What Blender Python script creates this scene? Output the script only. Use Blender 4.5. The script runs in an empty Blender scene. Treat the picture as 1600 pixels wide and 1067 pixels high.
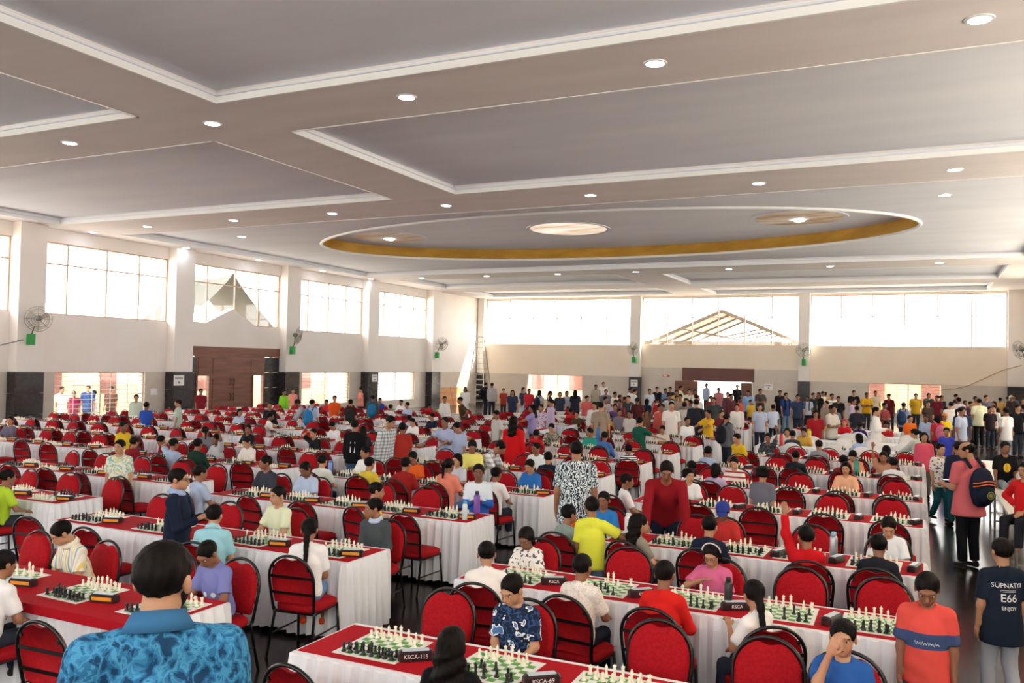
import bpy, math, random
import numpy as np
from mathutils import Matrix, Vector
random.seed(7)
rng = np.random.default_rng(7)
SC = bpy.context.scene
COL = SC.collection
# ------------------------------------------------------------ camera
CAM_H = 2.65
YAW, PITCH, ROLL, FPX = -0.44527, 0.02575, 0.020107, 1341.6
def cam_axes():
    cy, sy, cp, sp = math.cos(YAW), math.sin(YAW), math.cos(PITCH), math.sin(PITCH)
    fwd = Vector((sy*cp, cy*cp, sp)); right = Vector((cy, -sy, 0)); up = right.cross(fwd)
    cr, sr = math.cos(ROLL), math.sin(ROLL)
    return right*cr + up*sr, up*cr - right*sr, fwd
CR, CU, CF = cam_axes()
cd = bpy.data.cameras.new('camera'); cam = bpy.data.objects.new('camera', cd); COL.objects.link(cam)
cd.sensor_width = 36.0; cd.lens = 36.0*FPX/1600.0; cd.clip_end = 400; cd.clip_start = 0.05
mw = Matrix((CR, CU, -CF)).transposed().to_4x4(); mw.translation = (0, 0, CAM_H)
cam.matrix_world = mw
SC.camera = cam
# ------------------------------------------------------------ world, sun, exposure
W = bpy.data.worlds.new('sky'); SC.world = W; W.use_nodes = True
bg = W.node_tree.nodes['Background']; bg.inputs[0].default_value = (1.0, 0.97, 0.93, 1); bg.inputs[1].default_value = 9.0
sl = bpy.data.lights.new('sun', 'SUN'); sl.energy = 24; sl.angle = 0.02; sl.color = (1, 0.93, 0.8)
so = bpy.data.objects.new('sun', sl); COL.objects.link(so)
so.rotation_euler = Vector((-0.84, -0.36, -0.62)).to_track_quat('-Z', 'Y').to_euler()
VS = SC.view_settings
VS.view_transform = 'Standard'; VS.look = 'None'; VS.gamma = 1; VS.use_curve_mapping = False; VS.exposure = -0.2
CY = SC.cycles
CY.max_bounces = 9; CY.diffuse_bounces = 6; CY.glossy_bounces = 3; CY.transparent_max_bounces = 12; CY.transmission_bounces = 4
CY.sample_clamp_indirect = 6; CY.caustics_reflective = False; CY.caustics_refractive = False
XL, XR, YF, YB, ZC = -26.5, 4.75, 50.5, -6.0, 6.9
COLY = [-7.3+6.45*i for i in range(9)]      # column centres along the side walls
COLY = [18.42-6.45*3, 18.42-6.45*2, 18.42-6.45, 18.42, 24.82, 31.3, 37.72, 44.25]
def portal(name, loc, sx, sy, direction):
    l = bpy.data.lights.new(name, 'AREA'); l.shape = 'RECTANGLE'; l.size = sx; l.size_y = sy
    l.cycles.is_portal = True
    o = bpy.data.objects.new(name, l); COL.objects.link(o); o.location = loc
    o.rotation_euler = Vector(direction).to_track_quat('-Z', 'Z').to_euler()
for i in range(len(COLY)-1):
    yc = (COLY[i]+COLY[i+1])/2
    portal('window_light_portal', (XL-0.25, yc, 5.22), 5.5, 2.45, (1, 0, 0))
    portal('window_light_portal', (XR+0.25, yc, 5.22), 5.5, 2.45, (-1, 0, 0))
for x0, x1 in ((-26.0, -16.0), (-15.35, -6.2), (-5.62, 3.95)):
    portal('window_light_portal', ((x0+x1)/2, YF+0.25, 5.35), x1-x0, 2.85, (0, -1, 0))
for x0, x1 in ((-26.0, -16.0), (-15.35, -6.2), (-5.62, 3.95)):
    portal('window_light_portal', ((x0+x1)/2, YB-0.15, 4.85), x1-x0, 3.3, (0, 1, 0))  # portals for the added fill-light windows in the back wall
# ------------------------------------------------------------ helpers
def lin(c):
    if isinstance(c, str):
        c = tuple(int(c[i:i+2], 16)/255 for i in (0, 2, 4))
    return tuple(((x/12.92) if x <= 0.04045 else ((x+0.055)/1.055)**2.4) for x in c[:3])
MATS = {}
def mat(key, col, rough=0.7, metal=0.0, spec=0.5, emit=None, estr=0.0, build=None):
    """col is an sRGB hex string; build(nt, bsdf) may add nodes"""
    if key in MATS: return MATS[key]
    m = bpy.data.materials.new(key); m.use_nodes = True
    nt = m.node_tree; b = nt.nodes['Principled BSDF']
    b.inputs['Base Color'].default_value = (*lin(col), 1); b.inputs['Roughness'].default_value = rough
    b.inputs['Metallic'].default_value = metal; b.inputs['Specular IOR Level'].default_value = spec
    if emit:
        b.inputs['Emission Color'].default_value = (*lin(emit), 1); b.inputs['Emission Strength'].default_value = estr
    if build: build(nt, b)
    MATS[key] = m
    return m
def nd(nt, t, **kw):
    n = nt.nodes.new(t)
    for k, v in kw.items():
        if k in n.inputs: n.inputs[k].default_value = v
        else: setattr(n, k, v)
    return n
def coords(nt, kind='Object', scale=(1, 1, 1), rot=(0, 0, 0)):
    tc = nd(nt, 'ShaderNodeTexCoord'); mp = nd(nt, 'ShaderNodeMapping')
    mp.inputs['Scale'].default_value = scale; mp.inputs['Rotation'].default_value = rot
    nt.links.new(tc.outputs[kind], mp.inputs[0]); return mp.outputs[0]
def ramp(nt, fac, stops, interp='LINEAR'):
    r = nd(nt, 'ShaderNodeValToRGB'); r.color_ramp.interpolation = interp
    e = r.color_ramp.elements
    while len(e) < len(stops): e.new(0.5)
    for k, (p, c) in enumerate(stops):
        e[k].position = p; e[k].color = (*lin(c), 1)
    nt.links.new(fac, r.inputs[0]); return r.outputs[0]
def bump(nt, b, h, strength=0.2, dist=0.01):
    bn = nd(nt, 'ShaderNodeBump'); bn.inputs['Strength'].default_value = strength; bn.inputs['Distance'].default_value = dist
    nt.links.new(h, bn.inputs['Height']); nt.links.new(bn.outputs[0], b.inputs['Normal'])
def noise_col(c1, c2, scale=(3, 3, 3), detail=4, lo=0.35, hi=0.65, bstr=0.0, kind='Object'):
    def f(nt, b):
        n = nd(nt, 'ShaderNodeTexNoise'); n.inputs['Detail'].default_value = detail; n.inputs['Scale'].default_value = 1
        nt.links.new(coords(nt, kind, scale), n.inputs['Vector'])
        nt.links.new(ramp(nt, n.outputs[0], [(lo, c1), (hi, c2)]), b.inputs['Base Color'])
        if bstr: bump(nt, b, n.outputs[0], bstr)
    return f
class MB:
    def __init__(s): s.v = []; s.f = []; s.m = []; s.k = 0
    def add(s, vs, fs, k=None):
        o = len(s.v); s.v.extend(tuple(p) for p in vs); s.f.extend(tuple(i+o for i in q) for q in fs)
        s.m.extend([s.k if k is None else k]*len(fs)); return s
    def box(s, x0, x1, y0, y1, z0, z1, k=None):
        return s.add([(x0, y0, z0), (x1, y0, z0), (x1, y1, z0), (x0, y1, z0), (x0, y0, z1), (x1, y0, z1), (x1, y1, z1), (x0, y1, z1)],
              [(0, 3, 2, 1), (4, 5, 6, 7), (0, 1, 5, 4), (1, 2, 6, 5), (2, 3, 7, 6), (3, 0, 4, 7)], k)
    def bar(s, a, b, w, h=None, k=None, up=(0, 0, 1)):
        a = Vector(a); b = Vector(b); d = (b-a).normalized(); h = h or w; u = Vector(up)
        if abs(d.dot(u)) > 0.95: u = Vector((0, 1, 0))
        x = d.cross(u).normalized()*w/2; y = x.cross(d).normalized()*h/2
        return s.add([a-x-y, a+x-y, a+x+y, a-x+y, b-x-y, b+x-y, b+x+y, b-x+y],
              [(0, 3, 2, 1), (4, 5, 6, 7), (0, 1, 5, 4), (1, 2, 6, 5), (2, 3, 7, 6), (3, 0, 4, 7)], k)
    def tube(s, pts, r, seg=8, k=None, closed=False, cap=True):
        pts = [Vector(p) for p in pts]; n = len(pts); rs = r if isinstance(r, (list, tuple)) else [r]*n
        vs = []; fs = []; px = None
        for i, p in enumerate(pts):
            a = pts[i-1] if (i or closed) else p; b = pts[(i+1) % n] if (i < n-1 or closed) else p
            d = (b-a).normalized()
            if px is None:
                u = Vector((0, 0, 1)) if abs(d.z) < 0.9 else Vector((0, 1, 0))
                px = d.cross(u).normalized()
            else: px = (px - d*px.dot(d)).normalized()
            py = d.cross(px)
            for j in range(seg):
                t = 2*math.pi*j/seg; vs.append(p + (px*math.cos(t)+py*math.sin(t))*rs[i])
        for i in range(n if closed else n-1):
            for j in range(seg):
                a0 = i*seg+j; a1 = i*seg+(j+1) % seg; b0 = ((i+1) % n)*seg+j; b1 = ((i+1) % n)*seg+(j+1) % seg
                fs.append((a0, a1, b1, b0))
        if cap and not closed:
            fs.append(tuple(range(seg))[::-1]); fs.append(tuple((n-1)*seg+j for j in range(seg)))
        return s.add(vs, fs, k)
    def lathe(s, prof, seg=12, c=(0, 0, 0), k=None):
        vs = []; fs = []
        for r, z in prof:
            for j in range(seg):
                t = 2*math.pi*j/seg; vs.append((c[0]+r*math.cos(t), c[1]+r*math.sin(t), c[2]+z))
        for i in range(len(prof)-1):
            for j in range(seg):
                fs.append((i*seg+j, i*seg+(j+1) % seg, (i+1)*seg+(j+1) % seg, (i+1)*seg+j))
        fs.append(tuple(range(seg))[::-1]); fs.append(tuple((len(prof)-1)*seg+j for j in range(seg)))
        return s.add(vs, fs, k)
    def prism(s, poly, y0, y1, k=None):
        """poly is a list of (x, z); extruded along y"""
        n = len(poly); vs = [(x, y0, z) for x, z in poly]+[(x, y1, z) for x, z in poly]
        fs = [tuple(range(n)), tuple(range(n, 2*n))[::-1]]+[(i, i+n, (i+1) % n+n, (i+1) % n) for i in range(n)]
        return s.add(vs, fs, k)
    def sphere(s, c, r, seg=10, rings=6, k=None):
        rx, ry, rz = r if isinstance(r, (list, tuple)) else (r, r, r); vs = []; fs = []
        for i in range(rings+1):
            p = math.pi*i/rings
            for j in range(seg):
                t = 2*math.pi*j/seg; vs.append((c[0]+rx*math.sin(p)*math.cos(t), c[1]+ry*math.sin(p)*math.sin(t), c[2]-rz*math.cos(p)))
        for i in range(rings):
            for j in range(seg): fs.append((i*seg+j, i*seg+(j+1) % seg, (i+1)*seg+(j+1) % seg, (i+1)*seg+j))
        return s.add(vs, fs, k)
    def xform(s, M):
        s.v = [tuple(M @ Vector(p)) for p in s.v]; return s
    def mesh(s, name, mats=(), smooth=False):
        me = bpy.data.meshes.new(name); me.from_pydata(s.v, [], s.f)
        for m in mats: me.materials.append(m)
        if len(mats) > 1: me.polygons.foreach_set('material_index', s.m)
        if smooth: me.polygons.foreach_set('use_smooth', [True]*len(me.polygons))
        me.update(); return me
    def build(s, name, mats, parent=None, smooth=False):
        if not isinstance(mats, (list, tuple)): mats = [mats]
        return link(name, s.mesh(name, mats, smooth), parent)
def link(name, data, parent=None, loc=None, rz=None):
    o = bpy.data.objects.new(name, data); COL.objects.link(o)
    if parent is not None: o.parent = parent
    if loc is not None: o.location = loc
    if rz is not None: o.rotation_euler = (0, 0, rz)
    return o
def tag(o, label, cat, group=None, kind=None):
    if label: o['label'] = label
    if cat: o['category'] = cat
    if group: o['group'] = group
    if kind: o['kind'] = kind
    return o
def struct(o, label=None):
    o['kind'] = 'structure'
    if label: o['label'] = label
    return o
def empty(name, loc=(0, 0, 0), rz=0.0, label=None, cat=None, group=None):
    o = link(name, None, None, loc, rz); o.empty_display_size = 0.1
    tag(o, label, cat, group); return o
def pix_ray(px, py):
    return (CR*((px-800)/FPX) + CU*(-(py-533.5)/FPX) + CF)
def at_z(px, py, z):
    d = pix_ray(px, py); t = (z-CAM_H)/d.z; return Vector((d.x*t, d.y*t, z))
def at_depth(px, py, dep):
    d = pix_ray(px, py); return Vector((0, 0, CAM_H)) + d*dep
ORD = ['', 'first', 'second', 'third', 'fourth', 'fifth', 'sixth', 'seventh', 'eighth', 'ninth', 'tenth', 'eleventh', 'twelfth', 'thirteenth', 'fourteenth', 'fifteenth', 'sixteenth', 'seventeenth', 'eighteenth', 'nineteenth', 'twentieth']
# ============================================================ THE HALL
M_wall = mat('wall_paint', 'F3EEE8', 0.6, build=noise_col('F3EEE8', 'EFE8E0', (0.6, 0.6, 0.6)))
M_dado = mat('dado_tile', 'CFC6B8', 0.25, build=noise_col('CDC3B5', 'D3CABD', (1.5, 1.5, 3)))
M_black = mat('black_granite', '2B2829', 0.22, build=noise_col('252324', '353132', (8, 8, 8)))
def ceil_b(nt, b):
    n = nd(nt, 'ShaderNodeTexNoise'); n.inputs['Scale'].default_value = 1; n.inputs['Detail'].default_value = 3
    nt.links.new(coords(nt, 'Object', (0.35, 1.6, 1)), n.inputs['Vector'])
    nt.links.new(ramp(nt, n.outputs[0], [(0.3, 'E3DEDF'), (0.7, 'EBE7E7')]), b.inputs['Base Color'])
    bump(nt, b, n.outputs[0], 0.5, 0.05)
M_soffit = mat('soffit_paint', 'CEC4C0', 0.75, build=ceil_b)
M_tray = mat('tray_paint', 'B9B2B2', 0.8, build=noise_col('E2E8F4', 'E9EEF8', (0.3, 1.2, 1), 3))
M_fascia = mat('fascia_paint', 'F1F4F6', 0.5)
M_gold = mat('gold_paint', 'B98A25', 0.45, metal=0.25, build=noise_col('A97C1E', 'C2952F', (1, 1, 3)))
M_brown = mat('brown_wood', '7A4B3C', 0.45, build=noise_col('70432F', '86543F', (1, 1, 12)))
M_dbrown = mat('dark_brown_panel', '6E453E', 0.5, build=noise_col('6A413B', '744A42', (1, 1, 1)))
M_frame = mat('window_frame', 'C9AE97', 0.45)
M_grille = mat('white_grille', 'E8E4DC', 0.45)
def floor_b(nt, b):
    n = nd(nt, 'ShaderNodeTexNoise'); n.inputs['Scale'].default_value = 1; n.inputs['Detail'].default_value = 6
    nt.links.new(coords(nt, 'Object', (5, 5, 5)), n.inputs['Vector'])
    nt.links.new(ramp(nt, n.outputs[0], [(0.35, '211D1D'), (0.65, '332C2A')]), b.inputs['Base Color'])
    n2 = nd(nt, 'ShaderNodeTexNoise'); n2.inputs['Scale'].default_value = 1
    nt.links.new(coords(nt, 'Object', (0.9, 0.9, 0.9)), n2.inputs['Vector'])
    r = nd(nt, 'ShaderNodeMapRange'); r.inputs[3].default_value = 0.10; r.inputs[4].default_value = 0.26
    nt.links.new(n2.outputs[0], r.inputs[0]); nt.links.new(r.outputs[0], b.inputs['Roughness'])
    bump(nt, b, n2.outputs[0], 0.05, 0.02)
M_floor = mat('polished_granite', '2A2524', 0.15, build=floor_b)
def glass_b(nt, b):
    out = nt.nodes['Material Output']; tr = nd(nt, 'ShaderNodeBsdfTransparent'); gl = nd(nt, 'ShaderNodeBsdfGlossy')
    gl.inputs['Roughness'].default_value = 0.03; tr.inputs[0].default_value = (0.97, 0.97, 0.97, 1)
    mx = nd(nt, 'ShaderNodeMixShader'); mx.inputs[0].default_value = 0.05
    nt.links.new(tr.outputs[0], mx.inputs[1]); nt.links.new(gl.outputs[0], mx.inputs[2]); nt.links.new(mx.outputs[0], out.inputs[0])
M_glass = mat('clear_glass', 'FFFFFF', build=glass_b)
M_lamp = mat('lamp_disc', 'FFFFFF', emit='DDEAFF', estr=50.0)
M_paper = mat('paper_white', 'F3F1EE', 0.8)
M_ink = mat('ink', '2A2A30', 0.8)
M_ground = mat('outside_ground', 'DDD6CA', 0.9, build=noise_col('D6CEC0', 'E2DCD2', (0.3, 0.3, 0.3)))

struct(MB().box(XL-1, XR+1, YB-1, YF+0.3, -0.2, 0).build('floor', M_floor))
struct(MB().box(-140, 110, -90, 180, -0.5, -0.22).build('ground', M_ground))
# ---- side walls: solid pieces around the openings, windows and columns as objects of their own
WN = [0]
def glazing(name, axis, p, a0, a1, z0, z1, verts, zrail, grille=False, cut=None):
    """window in a wall plane (axis 'x': plane x=p, runs along y), its frame bars and panes as parts"""
    WN[0] += 1
    root = struct(link('window_%d' % WN[0], None))
    def bx(mb, u0, u1, w0, w1, d0=-0.05, d1=0.05):
        if axis == 'x': mb.box(p+d0, p+d1, u0, u1, w0, w1)
        else: mb.box(u0, u1, p+d0, p+d1, w0, w1)
    fr = MB()
    t = 0.045
    bx(fr, a0, a1, z1-t, z1); bx(fr, a0, a1, z0, z0+t); bx(fr, a0, a0+t, z0+t, z1-t); bx(fr, a1-t, a1, z0+t, z1-t)
    fr.build('window_frame', M_frame, root)
    us = [a0+t]+list(verts)+[a1-t]
    for v in verts:
        m = MB(); bx(m, v-0.025, v+0.025, z0+t, z1-t, -0.035, 0.035); m.build('mullion', M_frame, root)
    zs = [z0+t]+([zrail] if zrail else [])+[z1-t]
    if zrail:
        m = MB(); bx(m, a0+t, a1-t, zrail-0.022, zrail+0.022, -0.03, 0.03); m.build('transom_bar', M_frame, root)
    for i in range(len(us)-1):
        for j in range(len(zs)-1):
            m = MB(); bx(m, us[i], us[i+1], zs[j], zs[j+1], -0.004, 0.004); m.build('pane', M_glass, root)
    if grille:
        n = int((z1-z0)/0.16)
        for i in range(1, n):
            z = z0+(z1-z0)*i/n; m = MB(); bx(m, a0, a1, z-0.011, z+0.011, 0.07, 0.09); m.build('grille_bar', M_grille, root)
        for i in range(1, 5):
            u = a0+(a1-a0)*i/5; m = MB(); bx(m, u-0.012, u+0.012, z0, z1, 0.09, 0.105); m.build('grille_bar', M_grille, root)
    return root
def side_wall(side):
    xp = XL if side == 'left' else XR
    s = -1 if side == 'left' else 1
    x0, x1 = sorted((xp, xp+s*0.35))
    up = MB(); da = MB()
    ys = [YB]+COLY+[YF]
    for i in range(len(ys)-1):
        a, b = ys[i], ys[i+1]
        win = 0 < i < len(ys)-2
        if not win:
            up.box(x0, x1, a, b, 2.06, 7.6); da.box(x0, x1, a, b, 0, 2.06); continue
        a0, b0 = a+0.47, b-0.47
        up.box(x0, x1, a, a0, 2.06, 7.6); up.box(x0, x1, b0, b, 2.06, 7.6); up.box(x0, x1, a0, b0, 6.45, 7.6)
        door = side == 'left' and abs(a-24.82) < 0.1
        if door:
            up.add([(x, y, z) for x in (x0, x1) for y, z in ((a0, 3.1), (b0, 3.1), (b0, 4.05), (29.3, 4.05), (27.9, 4.75), (26.3, 4.05), (a0, 4.05))],
                   [(0, 1, 2, 3, 4, 5, 6), (13, 12, 11, 10, 9, 8, 7), (2, 9, 10, 3), (3, 10, 11, 4), (4, 11, 12, 5), (5, 12, 13, 6)])
            da.box(x0, x1, a, a0, 0, 2.06); da.box(x0, x1, b0, b, 0, 2.06)
        else:
            up.box(x0, x1, a0, b0, 2.06, 4.0)
            l0, l1 = a+1.2, a+4.95
            if a > 37 and b < 46: l0, l1 = a+1.1, a+4.8
            da.box(x0, x1, a, l0, 0, 2.06); da.box(x0, x1, l1, b, 0, 2.06); da.box(x0, x1, l0, l1, 0, 0.45)
            if side == 'left' or a > 20:
                glazing('w', 'x', xp+s*0.12, l0, l1, 0.45, 2.06, [l0+(l1-l0)*0.5], None, side == 'left')
            else: da.box(x0, x1, l0, l1, 0.45, 2.06)
        q = [a0+(b0-a0)*t for t in (0.21, 0.5, 0.76)]
        if side == 'left' or a > 37:
            glazing('w', 'x', xp+s*0.12, a0, b0, 4.05 if door else 4.0, 6.45, q, 5.72)
    struct(up.build('wall_'+side, M_wall))
    w2 = struct(da.build('wall_'+side+'_dado', M_dado))
    w2['label'] = 'grey tile lower band of the %s wall' % side
side_wall('left'); side_wall('right')
def column(y, side, x=None):
    s = 1 if side == 'left' else -1
    xp = XL if side == 'left' else XR
    r = struct(link('wall_%s_column' % side, None, None, (xp, y, 0)))
    xa, xb = sorted((-0.02*s, 0.42*s))
    MB().box(xa, xb, -0.47, 0.47, 2.07, 6.9).build('shaft', M_wall, r)
    for k in range(3):
        z0, z1 = 0.69*k, 0.69*k+0.68
        MB().box(*sorted((-0.02*s, 0.44*s)), -0.49, 0.49, z0, z1).build('tile', M_black, r)
    return r
for y in COLY:
    column(y, 'left'); column(y, 'right')
# ---- left double door bay
dr = struct(link('door_1', None), 'brown double door with side lights in the left wall')
D0, D1 = 25.29, 30.83
MB().box(XL-0.1, XL+0.06, D0, D1, 2.7, 3.1).build('lintel', M_brown, dr)
for a, b in ((D0, 25.86), (29.86, D1)):
    for k in range(4): MB().box(XL-0.1, XL+0.03, a, b, 0.675*k, 0.675*k+0.668).build('tile', M_black, dr)
MB().box(XL-0.08, XL+0.04, 25.86, 29.86, 1.9, 2.7).build('transom_panel', M_brown, dr)
for a, b in ((25.95, 26.7), (26.75, 28.95), (29.0, 29.75)):
    MB().box(XL-0.02, XL+0.06, a, b, 1.98, 2.62).build('panel', M_brown, dr)
for a in (25.86, 26.55, 29.1, 29.78): MB().box(XL-0.08, XL+0.06, a, a+0.08, 0, 1.9).build('jamb', M_brown, dr)
for a, b in ((25.94, 26.55), (29.18, 29.78)):
    MB().box(XL-0.03, XL-0.02, a, b, 0.5, 1.9).build('pane', M_glass, dr)
    MB().box(XL-0.06, XL+0.04, a, b, 0, 0.5).build('kick_panel', M_brown, dr)
for a, b in ((26.63, 27.86), (27.87, 29.1)):
    lf = MB().box(XL-0.05, XL+0.02, a, b, 0.02, 1.9).build('door_leaf', M_brown, dr)
    for z0, z1 in ((0.15, 0.8), (0.95, 1.75)):
        MB().box(XL+0.02, XL+0.045, a+0.15, b-0.15, z0, z1).build('panel', M_brown, lf)
    hy = b-0.1 if a < 27 else a+0.1
    hm = mat('door_handle_metal', '4A4038', 0.3, 0.8)
    MB().tube([(XL+0.02, hy, 0.85), (XL+0.09, hy, 0.88), (XL+0.09, hy, 1.12), (XL+0.02, hy, 1.15)], 0.018).build('handle', hm, lf)
    MB().tube([(XL+0.02, hy, 1.5), (XL+0.09, hy, 1.53), (XL+0.09, hy, 1.75), (XL+0.02, hy, 1.78)], 0.018).build('handle', hm, lf)
# ---- far wall
y0, y1 = YF, YF+0.35
fw = MB(); fd = MB()
bays = [(-26.0, -16.0), (-15.35, -6.2), (-5.62, 3.95)]
for a, b in ((XL-0.35, -26.0), (-16.0, -15.35), (-6.2, -5.62), (3.95, XR+0.35)): fw.box(a, b, y0, y1, 2.0, 7.6)
for a, b in bays: fw.box(a, b, y0, y1, 6.8, 7.6)
fw.box(-26.0, -16.0, y0, y1, 2.0, 3.93); fw.box(-5.62, 3.95, y0, y1, 2.0, 3.95); fw.box(-15.35, -6.2, y0, y1, 2.6, 3.95)
struct(fw.build('wall_far', mat('far_wall_paint', 'F5E9D8', 0.6, build=noise_col('F5E9D8', 'F1E3D0', (0.6, 0.6, 0.6)))))  # cream tint puts the warm light at this end into the wall colour
LW1, LW2, DO = (-22.95, -19.15), (-2.6, 0.98), (-12.83, -8.66)
fd.box(XL-0.35, LW1[0], y0, y1, 0, 2.0); fd.box(*LW1, y0, y1, 0, 0.4); fd.box(LW1[1], -16.0, y0, y1, 0, 2.0)
fd.box(-16.0, DO[0]+0.55, y0, y1, 0, 2.6); fd.box(DO[1], -6.2, y0, y1, 0, 2.6)
fd.box(-6.2, LW2[0], y0, y1, 0, 2.0); fd.box(*LW2, y0, y1, 0, 0.4); fd.box(LW2[1], XR+0.35, y0, y1, 0, 2.0)
fdo = struct(fd.build('wall_far_dado', M_dado)); fdo['label'] = 'glossy beige tile lower band of the far wall'
for x in np.arange(-15.2, -6.3, 0.6):       # tall glossy tiles beside the far door
    if x+0.6 < DO[0]-0.02 or x > DO[1]:
        if x+0.59 > -6.25: continue
        for z0, z1 in ((0.0, 0.86), (0.87, 1.73), (1.74, 2.59)):
            MB().box(x+0.004, x+0.596, y0-0.012, y0, z0, z1).build('tile', M_dado, fdo)
for a, b in bays:
    n = 6
    glazing('w', 'y', YF+0.12, a, b, 3.95, 6.8, [a+(b-a)*k/n for k in range(1, n)], 5.6)
for (a, b) in (LW1, LW2):
    glazing('w', 'y', YF+0.1, a, b, 0.4, 2.0, [a+(b-a)*0.55], None, b > 0)
for a, b in ((-16.0, -15.35), (-6.2, -5.62), (3.97, 4.75), (-26.45, -26.02)):
    r = struct(link('wall_far_column', None))
    MB().box(a, b, YF-0.35, YF+0.02, 2.0, 6.9).build('shaft', M_wall, r)
    for k in range(3): MB().box(a-0.02, b+0.02, YF-0.37, YF+0.02, 0.66*k, 0.66*k+0.652).build('tile', M_black, r)
d2 = struct(link('door_2', None), 'open brown door under a wide dark brown panel in the far wall')
MB().box(DO[0], DO[1], YF-0.06, YF+0.4, 1.85, 2.62).build('lintel', M_dbrown, d2)
MB().box(DO[0]-0.42, DO[0]+0.95, YF-0.1, YF-0.04, 0, 1.84).build('door_leaf', M_brown, d2)
MB().box(DO[1]-0.75, DO[1]-0.05, YF+0.05, YF+0.1, 0, 1.8).build('door_leaf', M_brown, d2)
MB().box(DO[0]+0.55, DO[0]+0.62, YF, YF+0.35, 0, 1.85).build('jamb', M_grille, d2)
MB().box(DO[1]-0.12, DO[1]-0.02, YF-0.02, YF+0.3, 0, 1.85).build('jamb', M_grille, d2)
bw = MB().box(XL-0.35, XR+0.35, YB-0.3, YB, 0, 3.2).box(XL-0.35, XR+0.35, YB-0.3, YB, 6.5, 7.6)
for a, b in ((XL-0.35, -26.0), (-16.0, -15.35), (-6.2, -5.62), (3.95, XR+0.35)): bw.box(a, b, YB-0.3, YB, 3.2, 6.5)
struct(bw.build('wall_back', M_wall))
for a, b in bays: glazing('w', 'y', YB-0.12, a, b, 3.2, 6.5, [a+(b-a)*k/4 for k in range(1, 4)], 5.2)  # unseen windows behind the camera, added to let in frontal fill light
# ---- ceiling: soffit grid with recessed trays
XR2 = 3.3
trays = [(-25.4, -12.6, -3.5, 2.4), (-10.7, XR2, -3.5, 2.4), (-25.4, -12.6, 4.35, 10.8), (-10.7, XR2, 4.35, 10.72), (-25.5, -12.55, 12.55, 18.9), (-10.7, XR2, 12.55, 18.85),
         (-25.4, XR2+0.1, 21.2, 35.95), (-24.8, -12.95, 38.0, 42.9), (-10.8, 3.1, 38.4, 43.8), (-24.9, -12.95, 45.1, 49.2), (-10.8, 3.05, 45.8, 49.9)]
xs = sorted({XL-0.3, XR+0.3}|{t[0] for t in trays}|{t[1] for t in trays})
yy = sorted({YB-0.2, YF+0.2}|{t[2] for t in trays}|{t[3] for t in trays})
sf = MB()
for j in range(len(yy)-1):
    run = None
    for i in range(len(xs)-1):
        cx, cy = (xs[i]+xs[i+1])/2, (yy[j]+yy[j+1])/2
        hole = any(t[0] < cx < t[1] and t[2] < cy < t[3] for t in trays)
        if not hole and run is None: run = xs[i]
        if hole and run is not None: sf.box(run, xs[i], yy[j], yy[j+1], ZC, 7.9); run = None
    if run is not None: sf.box(run, xs[-1], yy[j], yy[j+1], ZC, 7.9)
ceiling = struct(sf.build('ceiling', M_soffit))
ZT = 7.12
BIG = trays[6]; OC = (-10.8, 28.4); OA, OB = 10.75, 5.35
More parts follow.
